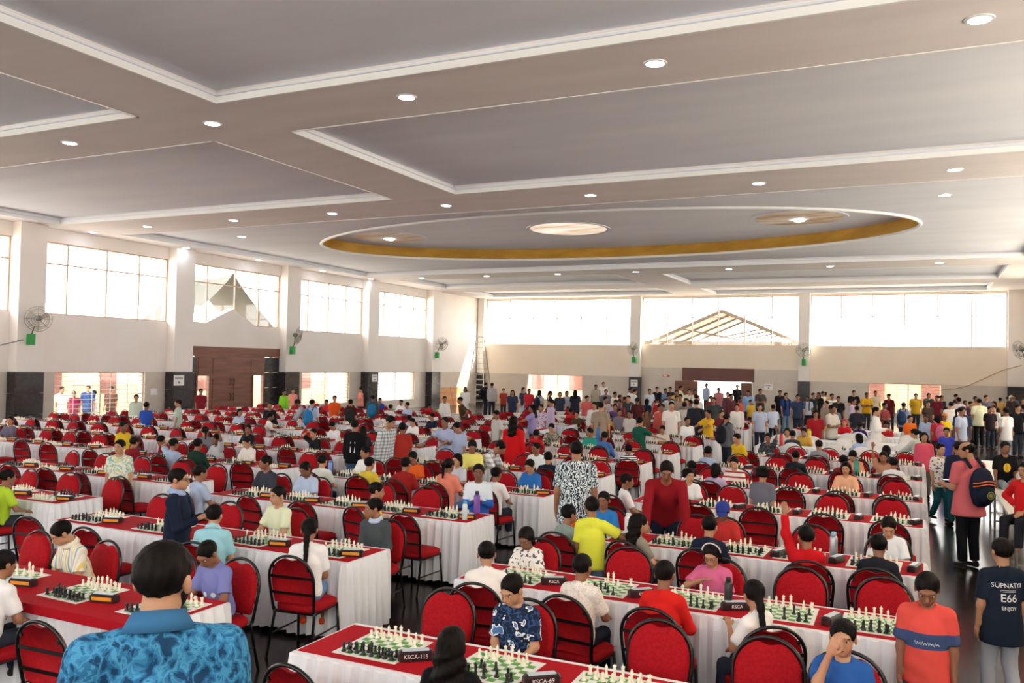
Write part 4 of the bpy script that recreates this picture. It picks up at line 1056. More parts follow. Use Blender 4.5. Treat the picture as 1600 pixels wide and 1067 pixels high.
def plaid(c0, c1, c2, sc):
    def f(nt, b):
        tc = nd(nt, 'ShaderNodeTexCoord'); sx = nd(nt, 'ShaderNodeSeparateXYZ'); nt.links.new(tc.outputs['Object'], sx.inputs[0]); o = []
        for ax in (0, 2):
            m = nd(nt, 'ShaderNodeMath', operation='MULTIPLY'); m.inputs[1].default_value = sc; nt.links.new(sx.outputs[ax], m.inputs[0])
            q = nd(nt, 'ShaderNodeMath', operation='FRACT'); nt.links.new(m.outputs[0], q.inputs[0])
            g = nd(nt, 'ShaderNodeMath', operation='GREATER_THAN'); g.inputs[1].default_value = .6; nt.links.new(q.outputs[0], g.inputs[0]); o.append(g.outputs[0])
        a = nd(nt, 'ShaderNodeMath', operation='ADD'); nt.links.new(o[0], a.inputs[0]); nt.links.new(o[1], a.inputs[1])
        d = nd(nt, 'ShaderNodeMath', operation='MULTIPLY'); d.inputs[1].default_value = .45; nt.links.new(a.outputs[0], d.inputs[0])
        nt.links.new(ramp(nt, d.outputs[0], [(0, c0), (.3, c1), (.7, c2)], 'CONSTANT'), b.inputs['Base Color'])
    return f
PAT = {
 'frontman': blotch(['1F4568', '2F6E98', '4A94BE', '3A7FAA', '2A6490', '1F4365'], 24, 7, .5, (1, 1, .8)),
 'tealleaf': blotch(['E9E2C8', 'EDEBDD', '7FC3C4', 'D9D28A', 'E8E6DC'], 14, 2, .6), 'leafman': wavepat('DCE8EC', '24323C', 9, 14), 'camo': blotch(['3A3A30', 'C9C4B0', '6E6A58', '2C2B26'], 24, 2, .5),
 'hawaii': blotch(['1E2A40', '33507E', '1E2A40', '1B2335', 'E8ECF0', '4F74A8'], 15, 2, .2), 'stripe_by': stripes(['E9E4D2', 'E2C976', 'E9E4D2', '8FB0C8', 'E9E4D2', 'D9D3C0'], 11, 0), 'plaid': plaid('D9DEDF', 'A9B2B6', '7D878D', 16),
 'plaid2': plaid('E6E6E6', 'BFC2C6', '8A8E96', 13), 'whitepat': blotch(['E6E0D4', 'F0ECE4', 'D9D2C4'], 26, 2, 1.5), 'printw': blotch(['E9E4DC', 'F1EDE8', 'EDE8E2', '5E5A66'], 30, 1, .2),
 'bwstripe': stripes(['F0F0F0', '2A2A2E'], 28, 2), 'redstripe': stripes(['EDE9E4', 'EDE9E4', 'A92A34'], 12, 2), 'hoodstripe': band('8A8E96', (.66, .71, 'A8202C'), (.72, .76, 'E6E4E2'), (.77, .81, 'A8202C')),
 'greystripe': stripes(['E8E6E4', 'E8E6E4', '9A948E'], 9, 2), 'lavprint': blotch(['C9B6CC', 'D6C6D6', '8E7E96'], 20, 2, .4), 'jacket': band('DCE6EE', (.4, .90, '2F62B8')),
 'coral': band('E2544A', (.83, .93, '3F5078')), 'darkpat': blotch(['20242A', '565E62', '2B3036'], 22, 2, .5), 'raglan': None, 'strap': None}
def cloth(c):
    if c in PAT and PAT[c]: return mat('shirt_'+c, 'CCCCCC', 0.8, spec=.15, build=PAT[c])
    return mat('cloth_'+c, c, 0.85, spec=.15)
def slot(o, i, m):
    o.material_slots[i].link = 'OBJECT'; o.material_slots[i].material = m
PK = [0]
def person(label, loc, rz, pose, shirt, pants='30343E', hair='short', sleeve='short', pkind='long', hem=None, skn=None, res=.016, shoe='2A2624', haircol=None, group=None):
    PK[0] += 1
    if hem is None: hem = -.05 if not pose['sit'] else -.02
    ms = person_meshes(pose, res, (sleeve, pkind, hem, hair))
    r = empty('person', loc, rz, label, 'person', group)
    o = link('body', ms['body'], r); si = skn if skn is not None else (PK[0]*7) % 6
    for i, m in enumerate((skin(si), M_eyew, M_dark, M_lip)): slot(o, i, m)
    sh = link('shirt', ms['shirt'], r); slot(sh, 0, cloth(shirt))
    if 'trousers' in ms:
        t = link('skirt' if pkind == 'skirt' else 'shorts' if pkind == 'short' else 'trousers', ms['trousers'], r); slot(t, 0, cloth(pants))
    if 'hair' in ms:
        t = link('hair', ms['hair'], r); slot(t, 0, M_hair if not haircol else mat('hair_'+haircol, haircol, .55))
    J = ms['J']
    if shoe:
        for n in 'RL':
            a = J['an'+n]; t = link('shoe', SHOE, r, (a[0], a[1], a[2]-.045*J['h']+.002)); k = J['h']/1.72*1.05; t.scale = (k, k, k); slot(t, 0, cloth(shoe))
    return r, J, sh
# ============================================================ WHO IS WHERE  (pixel of the top of the head -> place on the floor)
STAND = []
USED = set()
def free(x, y):
    for bn, (x0, x1, bxs, rows) in BLOCKS.items():
        if x0-.16 < x < x1+.16:
            for yn in rows:
                if yn-.17 < y < yn+TD+.17: return False
    return all((x-a)**2+(y-b)**2 > .30**2 for a, b in STAND) and all((x-SEATS[i][4])**2+(y-SEATS[i][5])**2 > .40**2 for i in USED)
def parse(o):
    d = {}
    for w in o.split():
        k, v = w.split('=')
        if k in ('lean', 'hy', 'hp', 'twist', 'tilt', 'stride', 'b', 'dep', 'hem', 'sk'): v = float(v)
        d[k] = v
    return d
def proj(P):
    d = Vector(P)-Vector((0, 0, CAM_H)); c = d.dot(CF); return 800+FPX*d.dot(CR)/c, 533.5-FPX*d.dot(CU)/c, c
PEOPLE = []
def put(label, px, py, kind, h, rot, shirt, opts=''):
    o = parse(opts); sit = kind in 'NFB'
    pose = {'h': h, 'sit': sit}
    for k, kk in (('R', 'armR'), ('L', 'armL')):
        pose[kk] = o.get(k, 'table' if kind in 'NF' else 'down')
    for k in ('lean', 'hy', 'hp', 'twist', 'tilt', 'stride', 'b'):
        if k in o: pose[k] = o[k]
    if sit and 'lean' not in pose: pose['lean'] = 10 if kind in 'NF' else 5
    if kind in 'NF':
        best = None
        for i, s in enumerate(SEATS):
            if i in USED or (s[3] == 'near') != (kind == 'N') or any((s[4]-a)**2+(s[5]-b)**2 < .40**2 for a, b in STAND): continue
            z = .465+.058*h+.505*h-.02
            hy_ = s[5]+(.16 if kind == 'N' else -.16)*math.sin(math.radians(pose['lean']))*2
            q = proj((s[4], hy_, z))
            e = (q[0]-px)**2+((q[1]-py)*1.6)**2
            if best is None or e < best[0]: best = (e, i, q)
        e, i, q = best; USED.add(i); s = SEATS[i]
        dx = (px-q[0])*q[2]/FPX/CR.x; s[4] += max(-.35, min(.35, dx))
        loc = (s[4], s[5], 0); rz = s[6]+math.pi+math.radians(rot); dep = q[2]
        s[6] += math.radians(rot)*.3; s.append(1)
    else:
        if kind == 'B': p = at_z(px, py, .285+.465+.058*h+.505*h); loc = (p.x, p.y, .285)
        elif 'dep' in o:
            p = at_depth(px, py, o['dep']); loc = (p.x, p.y, p.z-h)
        else:
            drop = h*(1-math.cos(math.radians(pose.get('lean', 0))))*.5
            loc = None
            for k in sorted(np.linspace(-.14, .14, 29), key=abs):
                p = at_z(px, py, h*(1+k)-drop)
                if p.y > 49.6: p = p*(49.4/p.y)
                p.x = min(p.x, 4.1); sh_ = .48*h*math.sin(math.radians(pose.get('lean', 0))); p.x -= math.sin(math.radians(rot))*sh_; p.y += math.cos(math.radians(rot))*sh_
                if free(p.x, p.y): loc = (p.x, p.y, 0); pose['h'] = round(h*(1+k), 2); break
            if loc is None: p = at_z(px, py, h-drop); loc = (p.x, p.y, 0)
        STAND.append((loc[0], loc[1])); rz = math.radians(rot); dep = proj((loc[0], loc[1], 1.0))[2]
    if dep > 16:
        pose['h'] = round(round(pose['h']/.06)*.06, 2)
        for k_, q_ in (('hy', 30), ('hp', 15)):
            if k_ in pose: pose[k_] = round(pose[k_]/q_)*q_
    res = .0135 if dep < 9.5 else .021 if dep < 17 else .030 if dep < 27 else .036
    pk = o.get('pk', 'long')
    skirt = pk == 'skirt'
    def hx(v): return str(int(v)).zfill(6) if isinstance(v, float) else v
    r, J, sh = person(label, loc, rz, pose, hx(shirt), hx(o.get('p', '2E3440')), o.get('hair', 'short') if o.get('hair') != 'none' else None, o.get('sl', 'short'), pk,
                      o.get('hem'), int(o['sk']) if 'sk' in o else None, res, None if sit and dep > 9 else o.get('shoe', '2A2624'), o.get('hc'))
    extras(r, J, sh, o, pose)
    PEOPLE.append((r, J)); return r, J, sh
def extras(r, J, sh, o, pose):
    h, s, f, x = J['h'], J['s'], J['f'], J['x']
    R = Matrix([[x[i], -f[i], s[i]] for i in range(3)]).to_4x4()
    if 'bag' in o:        # rucksack: body, pocket, straps
        M = Matrix.Translation(Vector(J['chest']-f*.135*h-s*.05*h)) @ R
        bm = cloth(o['bag'] if isinstance(o['bag'], str) else str(int(o['bag'])).zfill(6))
        m = MB().sphere((0, 0, 0), (.105*h, .065*h, .16*h), 14, 10); m.v = [(a*(1.15 if abs(a) < .07*h else 1), b, max(c, -.15*h)) for a, b, c in m.v]; m.xform(M)
        bo = m.build('rucksack', bm, r, True)
        MB().sphere((0, .045*h, -.05*h), (.08*h, .04*h, .075*h), 12, 8).xform(M).build('pocket', bm, bo, True)
        for sd in (-1, 1):
            P = [Vector(J['chest']+x*sd*.06*h+q) for q in (-f*.09*h+s*.10*h, -f*.03*h+s*.165*h, f*.045*h+s*.13*h, f*.088*h+s*.0*h, f*.06*h-s*.12*h)]
            MB().tube(P, .014*h, 6).build('strap', bm, bo, True)
    if 'lany' in o:
        n = J['neck']
        P = [Vector(n+q) for q in (x*.03*h-f*.035*h, x*.04*h+f*.02*h-s*.02*h, f*.092*h-s*.20*h, -x*.04*h+f*.02*h-s*.02*h, -x*.03*h-f*.035*h)]
        MB().tube(P, .006, 5).build('lanyard', cloth(o['lany']), r, True)
    if 'collar' in o:
        n = J['neck']+s*.006*h+f*.006*h; k = 18
        m = MB(); vs = []
        for rr, zz in ((.041, .020), (.044, .022), (.062, -.012), (.056, -.014)):
            for j in range(k):
                t = 2*math.pi*j/k; vs.append(Vector(n+x*math.cos(t)*rr*h+f*math.sin(t)*rr*h*.95+s*(zz-.012*math.sin(t))*h))
        m.add(vs, [(a*k+j, a*k+(j+1) % k, (a+1)*k+(j+1) % k, (a+1)*k+j) for a in range(3) for j in range(k)])
        m.build('collar', cloth(o['collar'] if isinstance(o['collar'], str) else str(int(o['collar'])).zfill(6)), r, True)
    if 'cap' in o:
        hc, hR, hh = J['hc'], J['hR'], J['hh']; M = (Matrix([[hR[i][0], hR[i][1], hR[i][2]] for i in range(3)]).to_4x4()); M.translation = Vector(hc); M = M @ Matrix.Scale(hh/.22, 4)
        m = MB().sphere((0, .012, .045), (.090, .108, .083), 16, 10); m.v = [(a, b, max(c, .035)) for a, b, c in m.v]; m.xform(M); cm = cloth(o['cap'] if isinstance(o['cap'], str) else str(int(o['cap'])).zfill(6))
        co = m.build('cap', cm, r, True)
        v = MB().sphere((0, -.115, .040), (.065, .065, .007), 14, 6); v.xform(M); v.build('visor', cm, co, True)
    if 'beard' in o:
        hc, hR, hh = J['hc'], J['hR'], J['hh']; M = (Matrix([[hR[i][0], hR[i][1], hR[i][2]] for i in range(3)]).to_4x4()); M.translation = Vector(hc); M = M @ Matrix.Scale(hh/.22, 4)
        F, lo, rr = field([([Ell((0, -.022, -.038), (.0625, .070, .074)), Ell((0, -.061, -.088), (.029, .025, .023))], [((0, 0, -.022), (0, -.45, .9)), ((0, .03, 0), (0, 1, 0))], [Ell((0, -.10, -.045), (.026, .03, .03))])], .006, .02)
        V, Q = nets(F, lo, rr); me = np_mesh('beard', V, Q); me.transform(M); b_ = link('beard', me, r); slot(b_, 0, M_hair)
    if 'glass' in o or 'band' in o:
        hc, hR, hh = J['hc'], J['hR'], J['hh']; M = (Matrix([[hR[i][0], hR[i][1], hR[i][2]] for i in range(3)]).to_4x4()); M.translation = Vector(hc); M = M @ Matrix.Scale(hh/.22, 4)
        if 'glass' in o:
            m = MB()
            for sd in (-1, 1):
                m.tube([(sd*.033+.022*math.cos(t), -.098, .0+.017*math.sin(t)) for t in np.linspace(0, 2*math.pi, 12)[:-1]], .002, 4, closed=True)
                m.tube([(sd*.055, -.096, .004), (sd*.080, .0, .006)], .002, 4)
            m.tube([(-.011, -.099, .004), (.011, -.099, .004)], .002, 4); m.xform(M); m.build('glasses', M_tube, r)
        if 'band' in o:
            m = MB().tube([(.092*math.cos(t), .0, .038+.092*math.sin(t)) for t in np.linspace(0, math.pi, 14)], .007, 6); m.xform(M); m.build('hairband', cloth(o['band']), r, True)
from mathutils.bvhtree import BVHTree
def decal(sh, r, me, M, d, name, label=None):
    """lay a flat mesh on the shirt: M places it, d is the direction to project along (person space)"""
    src = sh.data; t = BVHTree.FromPolygons([v.co.copy() for v in src.vertices], [tuple(p.vertices) for p in src.polygons])
    d = Vector(d).normalized()
    for v in me.vertices:
        p = M @ v.co; h = t.ray_cast(p-d*.5, d)
        v.co = (h[0]-d*.004) if h[0] is not None else p
    o = link(name, me, r)
    if label: o['label'] = label
    return o
G = []
def P(*a): G.append(a)
# ---- foreground
P('bearded man in blue leaf-print polo seen from behind, large at lower left', 252, 850, 'T', 1.72, 200, 'frontman', 'dep=2.62 collar=3A6E98 beard=1 hy=-22 b=1.12 p=2B2F3A sk=4')
P('girl with long wavy black hair in black top at nearest right table', 712, 992, 'N', 1.28, 0, '141418', 'hair=long lean=6 sk=2')
P('boy in navy and white camouflage shirt over white tee, looking down', 805, 938, 'F', 1.26, 0, 'hawaii', 'hp=22 hy=-20 lean=4 sk=4 R=lap L=lap')
P('boy at bottom edge with one palm raised before his face', 1322, 1012, 'F', 1.26, 0, '2D5FA8', 'R=palm L=lap lean=2 sk=4')
P('boy in plain white shirt leaning over the first board, back to camera', 770, 864, 'N', 1.28, 25, 'EDEAE4', 'R=reach lean=20 sk=2')
P('small girl in white patterned dress looking down at first board', 823, 843, 'F', 1.12, 0, 'printw', 'hp=20 hair=bob sk=3')
P('boy in cream patterned shirt seen from behind, second board', 911, 868, 'N', 1.26, 0, 'whitepat', 'lean=8 p=1D222C')
P('boy in bright red sweatshirt with white sleeve stripes, back to camera', 1041, 888, 'N', 1.30, 0, 'D2231F', 'sl=long lean=10 sk=1')
P('girl with white hairband and glasses resting face on folded arms', 1112, 872, 'F', 1.18, 0, 'D46A94', 'hair=bob band=E8E0E4 glass=1 R=face L=table hp=15 sk=2')
P('girl in white blouse with black braid, cheek on hand', 1195, 918, 'N', 1.22, 60, 'F0EEEC', 'hair=braid L=chin R=table lean=14 hy=-35 sk=2')
P('child in red hoodie raising one arm, seen from behind', 1257, 852, 'N', 1.28, 20, 'C41820', 'sl=long R=table L=raise lean=4')
P('boy in white tee with navy sleeves looking down at the board', 1384, 809, 'F', 1.24, 0, 'E6EBF0', 'hp=22 sk=4')
P('dark-haired boy opposite him seen from behind at last board', 1371, 844, 'N', 1.24, 0, '23262E', 'lean=14')
P('boy in navy tee seen from behind opposite the capped boy', 1112, 806, 'N', 1.28, 0, '1C2438', 'lean=12')
P('boy wearing a blue baseball cap and red and navy shirt', 1133, 800, 'F', 1.24, 0, 'B8322E', 'cap=2F3F8C hp=20 hair=short')
P('girl with long loose black hair turned to the side', 1003, 806, 'N', 1.22, -50, '8E8A7C', 'hair=long lean=6')
P('child in grey-green hoodie seen from behind beside the orange flask', 890, 789, 'N', 1.24, -30, '8A9C92', 'sl=long lean=8')
P('boy in lime yellow shirt standing with hand on a chair', 926, 777, 'T', 1.30, 165, 'E3E64A', 'R=side L=down p=5C7486 hy=20')
P('boy in bright blue shirt behind the lime yellow boy', 943, 797, 'F', 1.22, 0, '2E7CC4', '')
P('boy in coral tee with navy chest band leaning on the table end', 1449, 892, 'T', 1.24, -25, 'coral', 'p=44506E pk=short hp=25 R=down L=down sk=1')
P('boy in navy printed shirt and light grey trousers walking away', 1566, 842, 'T', 1.34, 178, '1B2433', 'p=A9AEB8 hem=-.10 stride=.35 sk=2')
P('balding man in salmon tee holding a phone, navy rucksack on back', 1514, 691, 'T', 1.70, -165, 'C9656B', 'hy=50 bag=1B2033 L=phone R=phone hair=bald p=15161B hem=-.08 b=1.1 hp=8 sk=2')
P('boy in white printed shirt and teal trousers striding along the aisle', 1469, 693, 'T', 1.38, 10, 'printw', 'p=1F5A66 stride=.6 sk=4')
P('youth in navy hooded jacket and teal trousers walking in the aisle', 1497, 690, 'T', 1.46, 175, '1E2740', 'sl=long p=1F5664 stride=.3')
P('boy in black tee with yellow print sitting on the bench', 1571, 690, 'B', 1.36, -10, '17171B', 'R=prop L=lap p=8A8F96 sk=1')
P('child in red jacket with black strap sitting on the near bench', 1602, 722, 'B', 1.40, -60, 'CC1F22', 'sl=long R=hip L=lap p=22242A')
P('girl in rose pink top and grey trousers standing in the aisle', 1444, 678, 'T', 1.36, -15, 'D8566E', 'sl=long p=6E6C66 hair=bob hem=-.09 sk=2')
P('girl in pale sweater with ponytail leaning over a table', 1427, 669, 'T', 1.40, -140, 'C9D2CC', 'sl=long hair=pony R=reach L=reach lean=12 p=55534C')
P('man in maroon shirt bending over a board to move a piece', 1042, 729, 'T', 1.70, -8, '8E1822', 'sl=long lean=42 R=reach L=prop hp=5 p=1C2232 b=1.05 sk=1')
P('man in white and black leaf-pattern shirt seen from behind', 901, 690, 'T', 1.70, 178, 'leafman', 'b=1.08 p=4B6A8C L=down R=down hem=-.09')
P('boy in white tee seen from behind facing right', 979, 741, 'N', 1.28, -60, 'EFEFEF', '')
P('boy in blue tee facing the camera before a row of white pieces', 829, 733, 'F', 1.26, 0, '2F6FB8', 'hp=15')
P('boy in blue and white jacket standing with a purple flask', 748, 725, 'T', 1.40, 0, 'jacket', 'sl=long R=hold L=hold p=4A5468 sk=3')
# ---- middle block, front
P('boy in yellow and blue striped shirt studying his board, front left', 112, 817, 'F', 1.30, 0, 'stripe_by', 'hp=25 hy=-20 lean=18 collar=E6E0CC sk=4')
P('boy in lavender tee bent over the last board of the front row', 325, 866, 'F', 1.24, 0, '7A7FB8', 'hp=30 lean=12 sk=1')
P('child in white shirt with arm on the table at the left edge', -8, 868, 'N', 1.28, 0, 'EDEDED', 'lean=18')
P('girl in white tee with long braid sitting sideways on her chair', 492, 805, 'N', 1.30, 28, 'F0F0F0', 'hair=braid p=6C8FB8 pk=short R=lap L=lap shoe=E0542A sk=0')
P('boy in grey school sweater with bright bag straps looking left', 584, 788, 'F', 1.30, 0, '4A5054', 'sl=long hy=-55 collar=B9C6E0 lany=3F8FC8 R=lap L=lap sk=0')
P('smiling boy in cream tee with blue lettering', 409, 760, 'F', 1.32, 0, 'E2EBC8', 'hy=-10 lean=6 sk=4')
P('boy in pale cyan polo seen from behind, elbow out', 340, 801, 'N', 1.34, 20, '9AD0DC', 'p=4A5540 L=table collar=A6D8E2 R=fold shoe=B9B4A6')
P('boy in light blue school shirt being spoken to by blazer boy', 309, 772, 'N', 1.32, -20, 'A9BCD8', 'lean=8')
P('bespectacled boy in navy blazer standing, hand on a shoulder', 279, 733, 'T', 1.46, 92, '1B2438', 'sl=long glass=1 R=hold L=hold collar=9DB4DC p=232A3C sk=4')
P('older boy with parted hair seated behind the cream tee boy', 411, 738, 'F', 1.34, 0, '3A3F4A', 'hy=-30')
P('boy in mustard polo turned left at the middle table', 589, 754, 'N', 1.28, -45, 'D9A93A', 'lean=10')
P('boy in light blue uniform shirt with dark bag straps, writing', 475, 722, 'F', 1.30, 0, 'B4C6E2', 'hp=20 lany=2E5F9A')
P('dark-haired child in white and green top seen from behind', 507, 715, 'N', 1.24, 15, 'DCE4DC', '')
P('boy in white tee facing left between two mustard shirts', 571, 705, 'F', 1.28, 0, 'F0EFEC', 'hy=-30')
P('boy in maroon and yellow raglan shirt, arm along the table', 635, 714, 'N', 1.34, 0, '9A2424', 'R=table L=side')
P('boy in orange tee looking down at his game', 646, 694, 'F', 1.26, 0, 'E0622A', 'hp=20')
P('child in yellow shirt half hidden behind a chair', 579, 702, 'N', 1.26, -10, 'DCC440', '')
P('girl in salmon top with long ponytail and jeans, from behind', 701, 719, 'N', 1.38, 0, 'E88A74', 'hair=pony p=5B7CA4')
P('dark-haired girl facing the salmon top girl', 714, 716, 'F', 1.26, 0, 'C8CCD4', 'hair=bob')
P('boy in pale yellow kurta standing and looking down', 738, 687, 'T', 1.38, 5, 'E8E07A', 'sl=long hem=-.2 hp=25 R=hold L=hold')
P('adult in grey checked shirt bending over a table', 790, 696, 'T', 1.66, 70, 'plaid2', 'lean=50 R=reach L=reach')
P('boy in white tee seen from behind next to the blue jacket', 776, 741, 'N', 1.26, 0, 'ECECEC', '')
P('boy in teal leaf-print shirt standing between left tables', 188, 687, 'T', 1.34, 10, 'tealleaf', 'p=1C1F26 hem=-.09 sk=4 hy=-15')
P('boy in yellow shirt standing behind the leaf-print boy', 193, 658, 'T', 1.34, 70, 'E4C42E', '')
P('boy in mauve-grey shirt at the left edge of the picture', 13, 677, 'F', 1.30, 0, '6A6678', 'hy=20 lean=5')
P('girl in lime green top with ponytail at the left edge', 9, 714, 'N', 1.28, -20, 'B8DC3A', 'hair=pony')
P('boy in light blue shirt resting an arm behind his head', 272, 685, 'N', 1.28, 0, 'A9BEDC', 'L=head R=table')
P('boy in dark green jacket with grey hood seen from behind', 299, 712, 'N', 1.34, 0, '1E3A30', 'sl=long')
P('girl in grey pinafore and white blouse with ponytail', 328, 694, 'N', 1.34, 60, '7A7E86', 'hair=pony')
P('child in grey tee stretching an arm straight up', 334, 682, 'F', 1.28, 0, 'B9BEC2', 'R=table L=raise')
P('boy in white tee looking at the board beside pinafore girl', 376, 696, 'F', 1.24, 0, 'EDE8E2', 'hp=10')
P('dark-haired boy slumped low with a red sleeve', 260, 675, 'F', 1.22, 0, '8E1F28', 'hp=30 lean=25')
P('child in dark red hidden behind a chair on the left', 207, 677, 'N', 1.24, 10, '8A2028', 'lean=18')
P('boy in black tee at the right end of the left block', 389, 677, 'F', 1.26, 0, '1B1C22', 'hy=40')
# ---- along the window wall
P('boy in pale green sweatshirt standing under the grilled window', 213, 616, 'T', 1.46, 20, 'C4D2C2', 'sl=long')
P('boy in royal blue tee seen from behind near the window', 229, 628, 'T', 1.40, 175, '2C4FA8', '')
P('boy in pale green shirt standing in profile by the black column', 279, 624, 'T', 1.44, -80, 'B9CFC0', '')
P('boy in maroon tee with lanyard standing before the brown door', 314, 608, 'T', 1.48, 40, '7E1E2A', 'lany=E6E6E6')
P('girl in pale blue seated in front of the brown door', 374, 637, 'F', 1.26, 0, 'B4C8E0', 'hair=bob hy=50')
P('boy in neon green long sleeves by the column', 444, 609, 'T', 1.44, 40, '8FD83A', 'sl=long')
P('boy in pink shirt behind the neon green one', 458, 606, 'T', 1.46, 30, 'E89A8E', '')
P('figure in grey hoodie bending over a table', 461, 626, 'T', 1.60, -70, 'A9ABB2', 'sl=long lean=40 R=reach L=reach')
P('boy in light blue shirt carrying a blue rucksack', 488, 625, 'T', 1.44, 160, 'B8C4DE', 'bag=2F7AB0')
P('child in dark hooded top standing by the door', 422, 627, 'T', 1.40, 10, '24242A', 'sl=long')
P('boy in orange tee standing and facing the camera', 523, 617, 'T', 1.46, 10, 'E0561E', 'sk=2')
P('child in red tee next to the orange tee boy', 509, 631, 'F', 1.28, 0, 'C42A34', '')
P('boy in maroon shirt wearing a dark camouflage rucksack', 548, 623, 'T', 1.46, 185, '5A1E28', 'bag=2A2E2A')
P('boy in grey-green tee wearing a blue rucksack', 583, 617, 'T', 1.50, 180, '4E5A50', 'bag=2A6E9E')
P('youth in peach shirt standing by the third column', 564, 605, 'T', 1.50, -60, 'E8907E', 'L=hold')
P('boy in blue football shirt seated at a far left table', 593, 629, 'F', 1.30, 0, '2E3F9A', '')
P('boy in white shirt seen from behind near the last grilled window', 611, 627, 'N', 1.28, 0, 'ECECEC', '')
P('boy in white shirt facing the camera near the last window', 626, 630, 'F', 1.28, 0, 'F2F2F0', '')
P('boy in pale blue shirt beside two white shirts', 636, 627, 'F', 1.30, 0, 'BCCCE4', 'hy=-40')
P('boy in white tee seated sideways at the left middle', 420, 645, 'N', 1.30, -40, 'F0ECE6', '')
P('boy in black tee with one arm curled over his head', 491, 675, 'F', 1.26, 0, '1C1C22', 'R=head L=table')
P('boy in white shirt reading a sheet of paper', 522, 659, 'F', 1.24, 0, 'E8E8E8', 'hp=25')
P('boy in black hoodie with white back print and jeans', 555, 657, 'T', 1.46, 170, '17171B', 'sl=long p=4E6C94')
P('girl in dark striped top with long hair', 570, 669, 'N', 1.30, 30, '3A3438', 'hair=long')
P('man in grey checked shirt standing over a game', 610, 650, 'T', 1.66, 60, 'plaid', 'sl=long lean=14 hp=15 p=3A4E70')
P('boy in red and yellow raglan tee standing, from behind', 629, 662, 'T', 1.42, 178, 'A83228', 'p=4A6894')
P('boy in white shirt seated between checked man and uniform boys', 645, 661, 'F', 1.24, 0, 'F0EEEE', 'hp=15')
P('child in pale blue seen from behind at the centre', 641, 650, 'N', 1.24, 0, 'BBD0E6', '')
P('boy in navy shirt slouching at a centre table', 675, 652, 'F', 1.26, 0, '22283E', 'hy=-30')
P('taller boy in light blue school shirt with blue lanyard', 696, 653, 'T', 1.48, -35, 'B6C4E2', 'lany=2E6EB8 L=hold R=reach')
P('shorter boy in light blue school shirt leaning left', 718, 660, 'T', 1.42, -40, 'B0BFDF', 'lany=2E6EB8 R=reach hp=25')
P('child in red shirt seen from behind, left of yellow shirt', 672, 631, 'N', 1.28, 0, 'D02A2C', '')
P('child in yellow shirt seen from behind near the white jacket', 690, 629, 'N', 1.28, 10, 'E8D450', '')
P('boy in white long shirt standing at the far left rows', 695, 619, 'T', 1.44, 20, 'E8E6E2', 'sl=long')
P('person in dark olive shirt stooping with hand on hip', 717, 620, 'T', 1.58, -70, '4A3828', 'lean=18 R=hip L=hip')
P('girl in white kurta walking by the wood panel', 727, 604, 'T', 1.52, 5, 'F2F0EC', 'sl=long hair=long hem=-.2')
P('man with black rucksack standing under the ladder', 759, 597, 'T', 1.70, 120, '26242A', 'bag=18181C')
P('man in grey shirt seen from behind by the ladder', 769, 598, 'T', 1.68, 175, 'B4B2B0', 'sl=long')
P('child in maroon and yellow uniform near the ladder', 787, 606, 'T', 1.46, 10, 'A83A30', '')
P('boy in light grey shirt standing and looking down', 777, 641, 'T', 1.44, -50, 'C4C4BE', 'hp=15')
P('woman in long red dress beside the grey shirt boy', 803, 652, 'T', 1.60, 150, 'C8161C', 'sl=long hair=long hem=-.25 p=A81418')
# ---- centre
P('boy with glasses in white and teal shirt', 835, 698, 'F', 1.30, 0, 'DCE8EA', 'glass=1 hy=-25')
P('child in navy seen from behind opposite the glasses boy', 858, 709, 'N', 1.26, 10, '1C2034', '')
P('child in red tee seen from behind at the centre', 839, 675, 'N', 1.28, 0, 'C82026', '')
P('person in olive camouflage pattern shirt facing the camera', 862, 664, 'F', 1.38, 0, 'camo', 'hp=15')
P('girl in lavender printed tee standing with ponytail', 845, 632, 'T', 1.46, -20, 'lavprint', 'hair=pony')
P('woman in lilac kurta standing side-on', 861, 623, 'T', 1.58, -70, 'C6B4D4', 'sl=long hair=pony hem=-.25 p=C6B4D4')
P('girl in violet top reaching left', 832, 633, 'T', 1.44, -90, '9A8EC0', 'hair=long R=reach L=reach')
P('boy in salmon tee with blue chest print standing', 917, 618, 'T', 1.52, 10, 'C86064', 'p=3E4A88 hy=40')
P('child in red tee with white print, seated', 893, 645, 'N', 1.30, 0, 'D2262A', '')
P('boy facing camera right of the red tee', 903, 648, 'F', 1.28, 0, '5A4A38', '')
P('child in yellow top with raised arm, from behind', 953, 650, 'N', 1.32, 0, 'DDB22E', 'L=raise')
P('boy in turquoise tee resting chin near the leaf-pattern man', 922, 676, 'F', 1.26, 0, '2EA08E', 'hy=-30')
P('child in denim blue raising a hand, from behind', 946, 681, 'N', 1.30, 0, '4A74B4', 'sl=long L=raise')
P('boy in dark green tee standing and reaching right', 1000, 652, 'T', 1.44, 140, '1E5A48', 'R=side L=down')
P('girl in black and white striped top, from behind', 983, 710, 'N', 1.26, 30, 'bwstripe', 'hair=short')
P('boy in white patterned tee with curly hair turned right', 1074, 726, 'F', 1.24, 0, 'EDEDED', 'hair=curly hy=30')
P('boy in patterned white shirt behind the curly hair', 1083, 720, 'N', 1.26, 40, 'printw', '')
P('girl in lilac tee seen from behind', 1122, 725, 'N', 1.24, 0, 'C2B2D2', 'hair=bob')
P('boy in white and red striped tee facing the camera', 1150, 722, 'F', 1.24, 0, 'redstripe', 'hp=10 sk=4')
P('girl with big curly hair in grey top standing at a table', 1192, 729, 'T', 1.30, 150, '6A6C78', 'hair=curly hem=-.12')
P('boy in light blue shirt from behind at right block', 1109, 702, 'N', 1.28, 0, 'A8BCD8', '')
